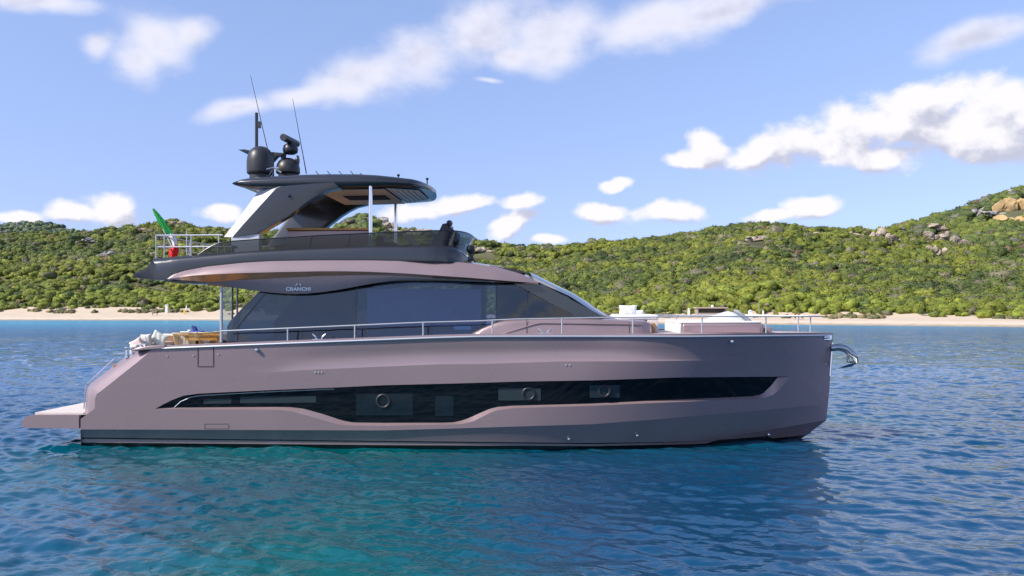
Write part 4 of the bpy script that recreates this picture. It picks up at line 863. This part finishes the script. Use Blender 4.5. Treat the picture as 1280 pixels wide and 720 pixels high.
# deck rails
rz_ = interp([(275,413.8),(400,408.6),(526,403),(600,401.2),(640,399.0),(767,396.7),(860,395.8),(960,395.6),(1042,395.4)])
yr = lambda x: -(max(Bf(x, 2.7)-.14, 0))
def railp(px, yy):
    y = -2.4
    for _ in range(12): p = L(px, yy, y); y = yr(p[0])
    return L(px, yy, y)
rp = [railp(u, float(rz_(u))) for u in list(range(277, 1000, 16))+[1004, 1012, 1020, 1028]]
full = rp+[mir(p) for p in rp[::-1]]
rail_o = MB().tube(full, .017, 8).build('deck_railing', STEELW, yacht)
for u in (359.6, 443.5, 529, 615.5, 702.5, 791, 877.5, 957.5, 1013):
    p = railp(u, float(rz_(u))); zbz = railp(u, fT0(u)+1)[2]
    for q in (p, mir(p)): MB().tube([q, (q[0], q[1], zbz-.03)], .02, 8).build('post', STEELW, rail_o)
# cockpit posts
for px, y_, yb_ in ((276.8, -2.2, 428), (290.5, -.2, 408), (296.5, .8, 404)):
    a_, b_ = L(px, 358.5, y_), L(px, yb_, y_); b_[2] = max(min(b_[2], 9), zf) if y_ < -1 else zf; MB().tube([a_, b_], .04 if y_ < -1 else .03, 10).build('awning_post', STEELW, yacht)
MB().box((L(278, 360, -.3)[0], -.32, zf), (L(290, 360, -.3)[0], -.30, L(280, 359, -.3)[2])).build('glass_screen', glass('clear_screen', (.75, .8, .8), .04), yacht)
# cleats
for px, py in ((399, 421.5), (681, 417.2)):
    p = hp(px, fS(px)-3, .12); k_ = MB(); z0 = p[2]+.01
    for s in (-1, 1): k_.tube([(p[0]+s*.06, p[1], z0), (p[0]+s*.09, p[1], z0+.07), (p[0]+s*.17, p[1], z0+.14)], [.025, .022, .015], 7)
    k_.box((p[0]-.16, p[1]-.04, z0-.02), (p[0]+.16, p[1]+.04, z0+.01)); k_.build('cleat', STEEL, yacht)
for px in (414, ):
    p = hp(px, fS(px)-3, .12); z0 = p[2]; k_ = MB()
    for s in (-1, 1): k_.tube([(p[0]+s*.08, 1.9, z0), (p[0]+s*.1, 1.9, z0+.12)], .03, 7)
    k_.build('cleat', STEEL, yacht)
# anchor on the bow roller
an = MB().tube([L(1038, 435, 0), L(1048, 433.8, 0), L(1057, 436, 0), L(1064, 441, 0), L(1069.5, 447.5, 0), L(1071.5, 453, 0)], [.10, .10, .105, .10, .09, .07], 10).tube([L(1060, 443, .0), L(1060, 452, 0), L(1067, 453, 0)], .045, 8).build('anchor', mat('anchor_steel', (.42, .44, .45), .28, metal=1, bump=.01, bscale=12), yacht, smooth=50)
MB().add([L(1046.5, 461, 0), L(1060, 455.5, -.28), L(1073, 453, -.2), L(1074, 449.5, 0), L(1073, 453, .2)*1.0, L(1060, 455.5, .28), L(1064, 458.5, 0)], [(0, 1, 6), (1, 2, 6), (2, 3, 4), (2, 4, 6), (4, 5, 6), (5, 0, 6), (0, 1, 5), (1, 2, 4, 5)]).build('anchor_fluke', mat('galvanised', (.30, .33, .34), .35, metal=.9), an, smooth=0)
# maker's lettering on the fascia
def lettering():
    cu = bpy.data.curves.new('lettering', 'FONT'); cu.body = 'CRANCHI'; cu.size = .125; cu.extrude = .004; cu.align_x = 'CENTER'; cu.space_character = 1.06; cu.offset = .005
    o = bpy.data.objects.new('lettering', cu); C.objects.link(o); o.parent = yacht
    cu.materials.append(WHL); p = L(373, 363.3, -2.155); o.location = p; o.rotation_euler = (R(90), 0, 0); o.scale = (1.12, 1, 1); 
    bpy.context.view_layer.update(); me = bpy.data.meshes.new_from_object(o.evaluated_get(bpy.context.evaluated_depsgraph_get()))
    o2 = bpy.data.objects.new('lettering', me); C.objects.link(o2); o2.parent = yacht; o2.location = o.location; o2.rotation_euler = o.rotation_euler; o2.scale = o.scale
    bpy.data.objects.remove(o); o2.name = 'lettering'; return o2
WHL = mat('white_lettering', (.85, .85, .86), .4)
lt = lettering()
e = MB()
for s in (-1, 1):
    c = L(373+s*1.6, 356.0, -2.19); q = [(0, 0), (s*.05, -.038), (s*.03, .016), (-s*.012, .035), (-s*.02, .02)]
    e.prism([(c[0]+a_, c[2]+b_) for a_, b_ in q], -2.195, -2.13)
e.build('emblem', WHL, yacht, smooth=0)

# ------------------------------------------------------------------ loose things aboard
def loc(p): # yacht frame -> world
    c, s = math.cos(-TH_), math.sin(-TH_); return (p[0]*c-p[1]*s, p[0]*s+p[1]*c, p[2])
def pillow(px, py, Yl, w, h, th, tilt, rz, m, label, group='scatter pillows on deck', name='pillow'):
    n = 14; top = []; bot = []
    for i in range(n+1):
        r1 = []; r2 = []
        for j in range(n+1):
            a_, b_ = i/n*2-1, j/n*2-1; e_ = (1-a_**4)*(1-b_**4); pin = 1-.10*(1-abs(a_)**2)*abs(b_)**3-.0; pin2 = 1-.10*(1-abs(b_)**2)*abs(a_)**3
            x_ = a_*w/2*pin2; z_ = b_*h/2*pin; wr_ = .012*math.sin(9*a_+4*b_); t_ = th/2*max(e_, 0)**.55+wr_*max(e_, 0)
            r1.append((x_, -t_, z_)); r2.append((x_, t_, z_))
        top.append(r1); bot.append(r2)
    o = MB().grid(top).grid(bot).build(name, m, None, smooth=70)
    o.rotation_euler = Matrix.Rotation(R(rz)-TH_, 3, 'Z').to_euler() if False else (R(0), R(tilt), R(rz)-TH_)
    o.location = loc(L(px, py, Yl)); tag(o, label, 'pillow', group); return o
GRYF = mat('grey_fabric', (.60, .62, .64), .85, bump=.004, bscale=50); PKF = mat('blush_fabric', (.70, .55, .52), .85)
WEAVE = mat('woven_white', (.62, .60, .57), .9, var=.12, vscale=30, bump=.01, bscale=30)
pillow(785, 387.6, -.9, .50, .27, .16, 0, 4, WHT, 'white square pillow standing on the forward sunpad behind the windscreen')
pillow(799, 390.6, .2, .26, .14, .14, -4, 10, WHT, 'small white pillow beside the big one on the forward sunpad')
bp_ = MB(); V0, F0 = ico(4); V = V0.copy(); pw = lambda v, e: np.sign(v)*np.abs(v)**e
V = np.stack([pw(V[:, 0], .9)*.62, pw(V[:, 1], .8)*.42, np.where(V[:, 2] > 0, V[:, 2]*.27*(1-.55*np.abs(V[:, 0])), V[:, 2]*.03)], -1)
bo = bp_.add(V, F0).build('beanbag', GRYF, None, smooth=70); bo.location = loc(L(910, 401.5, -.6)); bo.rotation_euler = (0, R(1), -TH_); tag(bo, 'pale grey low beanbag lying on the bow sunpad', 'beanbag')
MB().box((.30, -.30, .02), (.52, .3, .05)).build('handle', GRYF, bo, bevel=.01)
fp = MB(); V2 = np.stack([pw(V0[:, 0], .7)*.30, pw(V0[:, 1], .7)*.26, pw(V0[:, 2], .7)*.055], -1); fo = fp.add(V2, F0).build('pillow', mat('slate_fabric', (.26, .29, .31), .85), None, smooth=70)
fo.location = loc(L(929, 396, -.85)); fo.rotation_euler = (0, R(38), -TH_); tag(fo, 'slate grey flat pillow leaning against the right of the beanbag', 'pillow', 'scatter pillows on deck')
pillow(172, 431.5, -1.4, .36, .36, .18, -30, 5, PKF, 'blush pillow, leftmost on the stern bench')
pillow(183, 426, -1.2, .30, .38, .20, -4, 5, WEAVE, 'white upright pillow between blush and patterned pillows at the stern')
pillow(198.5, 423.5, -1.0, .44, .36, .16, 30, 4, mat('patterned_fabric', (.62, .64, .60), .9, var=.25, vscale=26), 'grey-white patterned pillow leaning, rightmost on the stern bench')
# stern bench
sx0, sx1 = L(183, 430, -1)[0], L(222, 430, 1.9)[0]
sf = empty('stern_sofa', 'cream L-shaped cockpit sofa with brown back panel at the stern', 'sofa', loc((sx0, 0, zf)), -TH_)
q0_ = L(200, 417.3, .4); q1_ = L(252, 417.3, .4)
MB().box((0, -2.0, 0), (.75, 2.0, .38)).box((q0_[0]-sx0, .1, 0), (q1_[0]-sx0, .38, .38)).build('seat', CREAM, sf, bevel=.05)
MB().box((0, -2.0, .38), (.22, .38, .50)).box((q0_[0]-sx0, .38, .30), (q1_[0]-sx0, .6, q0_[2]-zf)).build('backrest', mat('ivory_cushion', (.68, .63, .56), .8), sf, bevel=.05)
MB().box((L(202, 420, .3)[0]-sx0, .30, .36), (L(222, 420, .3)[0]-sx0, .375, L(202, 419.3, .3)[2]-zf)).build('back_panel', mat('brown_leather', (.30, .16, .08), .6), sf, bevel=.01)
# rattan chair
RAT = mat('rattan', (.50, .40, .24), .7, var=.2, vscale=20); 
def rattan(px, Yl, rz, label):
    p = L(px, 430, Yl); ch = empty('rattan_chair', label, 'chair', loc((p[0], Yl, zf)), rz, 'rattan chairs at the cockpit table')
    MB().lathe((0, 0, 0), [(0, .36), (.25, .36), (.27, .40), (.25, .44), (0, .45)], 20).build('seat', CREAM, ch)
    w = MB(); tops = []
    for k_ in range(34):
        t = R(-125+250*k_/33)+math.pi; a_ = (math.cos(t), math.sin(t)); w.tube([(a_[0]*.25, a_[1]*.25, .38), (a_[0]*.30, a_[1]*.30, .58), (a_[0]*.34, a_[1]*.34, .76)], .008, 4); tops.append((a_[0]*.34, a_[1]*.34, .77))
    w.build('woven_back', RAT, ch); MB().tube(tops, .022, 7).build('rim', RAT, ch)
    for sx in (-1, 1):
        for sy in (-1, 1): MB().tube([(sx*.17, sy*.17, .37), (sx*.23, sy*.23, 0)], .016, 6).build('leg', RAT, ch)
rattan(232.5, -.9, -TH_, 'natural rattan tub chair on the near side of the cockpit table')
rattan(262, -.2, -TH_+2.6, 'rattan tub chair at the cabin end of the cockpit table')
tp_ = L(256, 417, .3); tbl = empty('cockpit_table', 'orange-brown teak dining table in the aft cockpit', 'table', loc((tp_[0], .3, zf)), -TH_)
zt2 = tp_[2]-zf; TKB = mat('teak_varnished', (.62, .30, .04), .35, var=.2, vscale=7, coat=.4)
MB().box((-.70, -.45, zt2-.05), (.62, .45, zt2)).build('tabletop', TKB, tbl, bevel=.015); MB().box((-.4, -.4, zt2-.18), (.5, .4, zt2-.055)).build('apron', TKB, tbl)
for s in (-1, 1): MB().box((s*.3-.08, -.2, 0), (s*.3+.08, .2, zt2-.18)).build('leg', mat('table_leg', (.05, .05, .05), .4), tbl)
zl = tp_[2]
for k_, (dx, dy, lab) in enumerate(((-.52, -.2, 'white plate at the stern end of the cockpit table'), (-.1, -.15, 'white plate in the middle of the cockpit table next to the blue napkin'))):
    o = MB().lathe((0, 0, 0), [(0, .012), (.08, .012), (.15, .03), (.15, .036), (.08, .02), (0, .02)], 24).build('plate', mat('porcelain', (.8, .8, .8), .2), None); o.location = loc((tp_[0]+dx, .3+dy, zl)); tag(o, lab, 'plate', 'tableware in the cockpit')
o = MB().box((-.20, -.12, 0), (.20, .12, .085)).build('napkin', BLU, None, bevel=.02); o.location = loc((tp_[0]-.10, -.05, zl)); o.rotation_euler.z = -TH_; tag(o, 'blue folded napkin lying on the orange cockpit table', 'napkin')
o = MB().prism([(-.02, .05), (.10, .05), (.03, .20), (-.07, .24), (-.08, .20)], -.05, .05).build('napkin', mat('navy_cloth_folded', (.03, .05, .25), .7), None, bevel=.01); o.location = loc((tp_[0]-.20, .08, zl)); o.rotation_euler.z = -TH_; tag(o, 'dark blue napkin standing upright beside the flat blue one', 'napkin')
o = MB().box((-.24, -.12, 0), (.24, .12, .06)).lathe((.0, 0, .06), [(0, .05), (.05, .05), (.06, 0)], 12).build('tray', mat('white_tray', (.75, .76, .78), .4), None, bevel=.01); o.location = loc((tp_[0]-.50, .45, zl)); tag(o, 'white serving tray on the far side of the cockpit table', 'tray')
# furled ensign on its staff
fy = -1.2; fe = empty('ensign', 'furled green, white and red flag on a slanting staff at the flybridge rail', 'flag', loc(L(220, 318, fy)), -TH_)
b0 = L(220, 318, fy)
pr = lambda a_, b_: tuple(L(a_, b_, fy)-b0)
MB().tube([pr(220, 319), pr(191, 260)], [.018, .012], 7).build('staff', mat('varnished_staff', (.55, .55, .55), .4), fe)
GRN = mat('green_cloth', (.0, .26, .035), .75, bump=.01, bscale=30); RED = mat('red_cloth_flag', (.62, .01, .01), .7, bump=.01, bscale=25); WHF = mat('white_cloth_flag', (.75, .75, .75), .8)
def folded(pts, ws, m, nm):
    mb = MB(); n = 20; rows_ = []
    P_ = [Vector(pr(*p)) for p in pts]
    for i, (p, w_) in enumerate(zip(P_, ws)):
        ring = []
        for k_ in range(n):
            t = 2*math.pi*k_/n; q = w_*(1+.28*math.sin(4*t+i*.8)); ring.append((p.x+q*math.cos(t), p.y+q*.8*math.sin(t), p.z+.3*q*math.sin(t+1)))
        rows_.append(ring)
    mb.grid(rows_, close_u=True); mb.build(nm, m, fe, smooth=60)
folded([(191.5, 261), (196, 268), (202, 277), (208, 286), (213, 292.5)], [.02, .05, .075, .085, .06], GRN, 'green_cloth')
folded([(213, 292), (216, 297), (218.5, 303), (219, 307)], [.06, .06, .055, .06], WHF, 'white_cloth')
folded([(219, 306), (217.5, 311), (217, 316), (217.5, 321)], [.06, .10, .11, .08], RED, 'red_cloth')
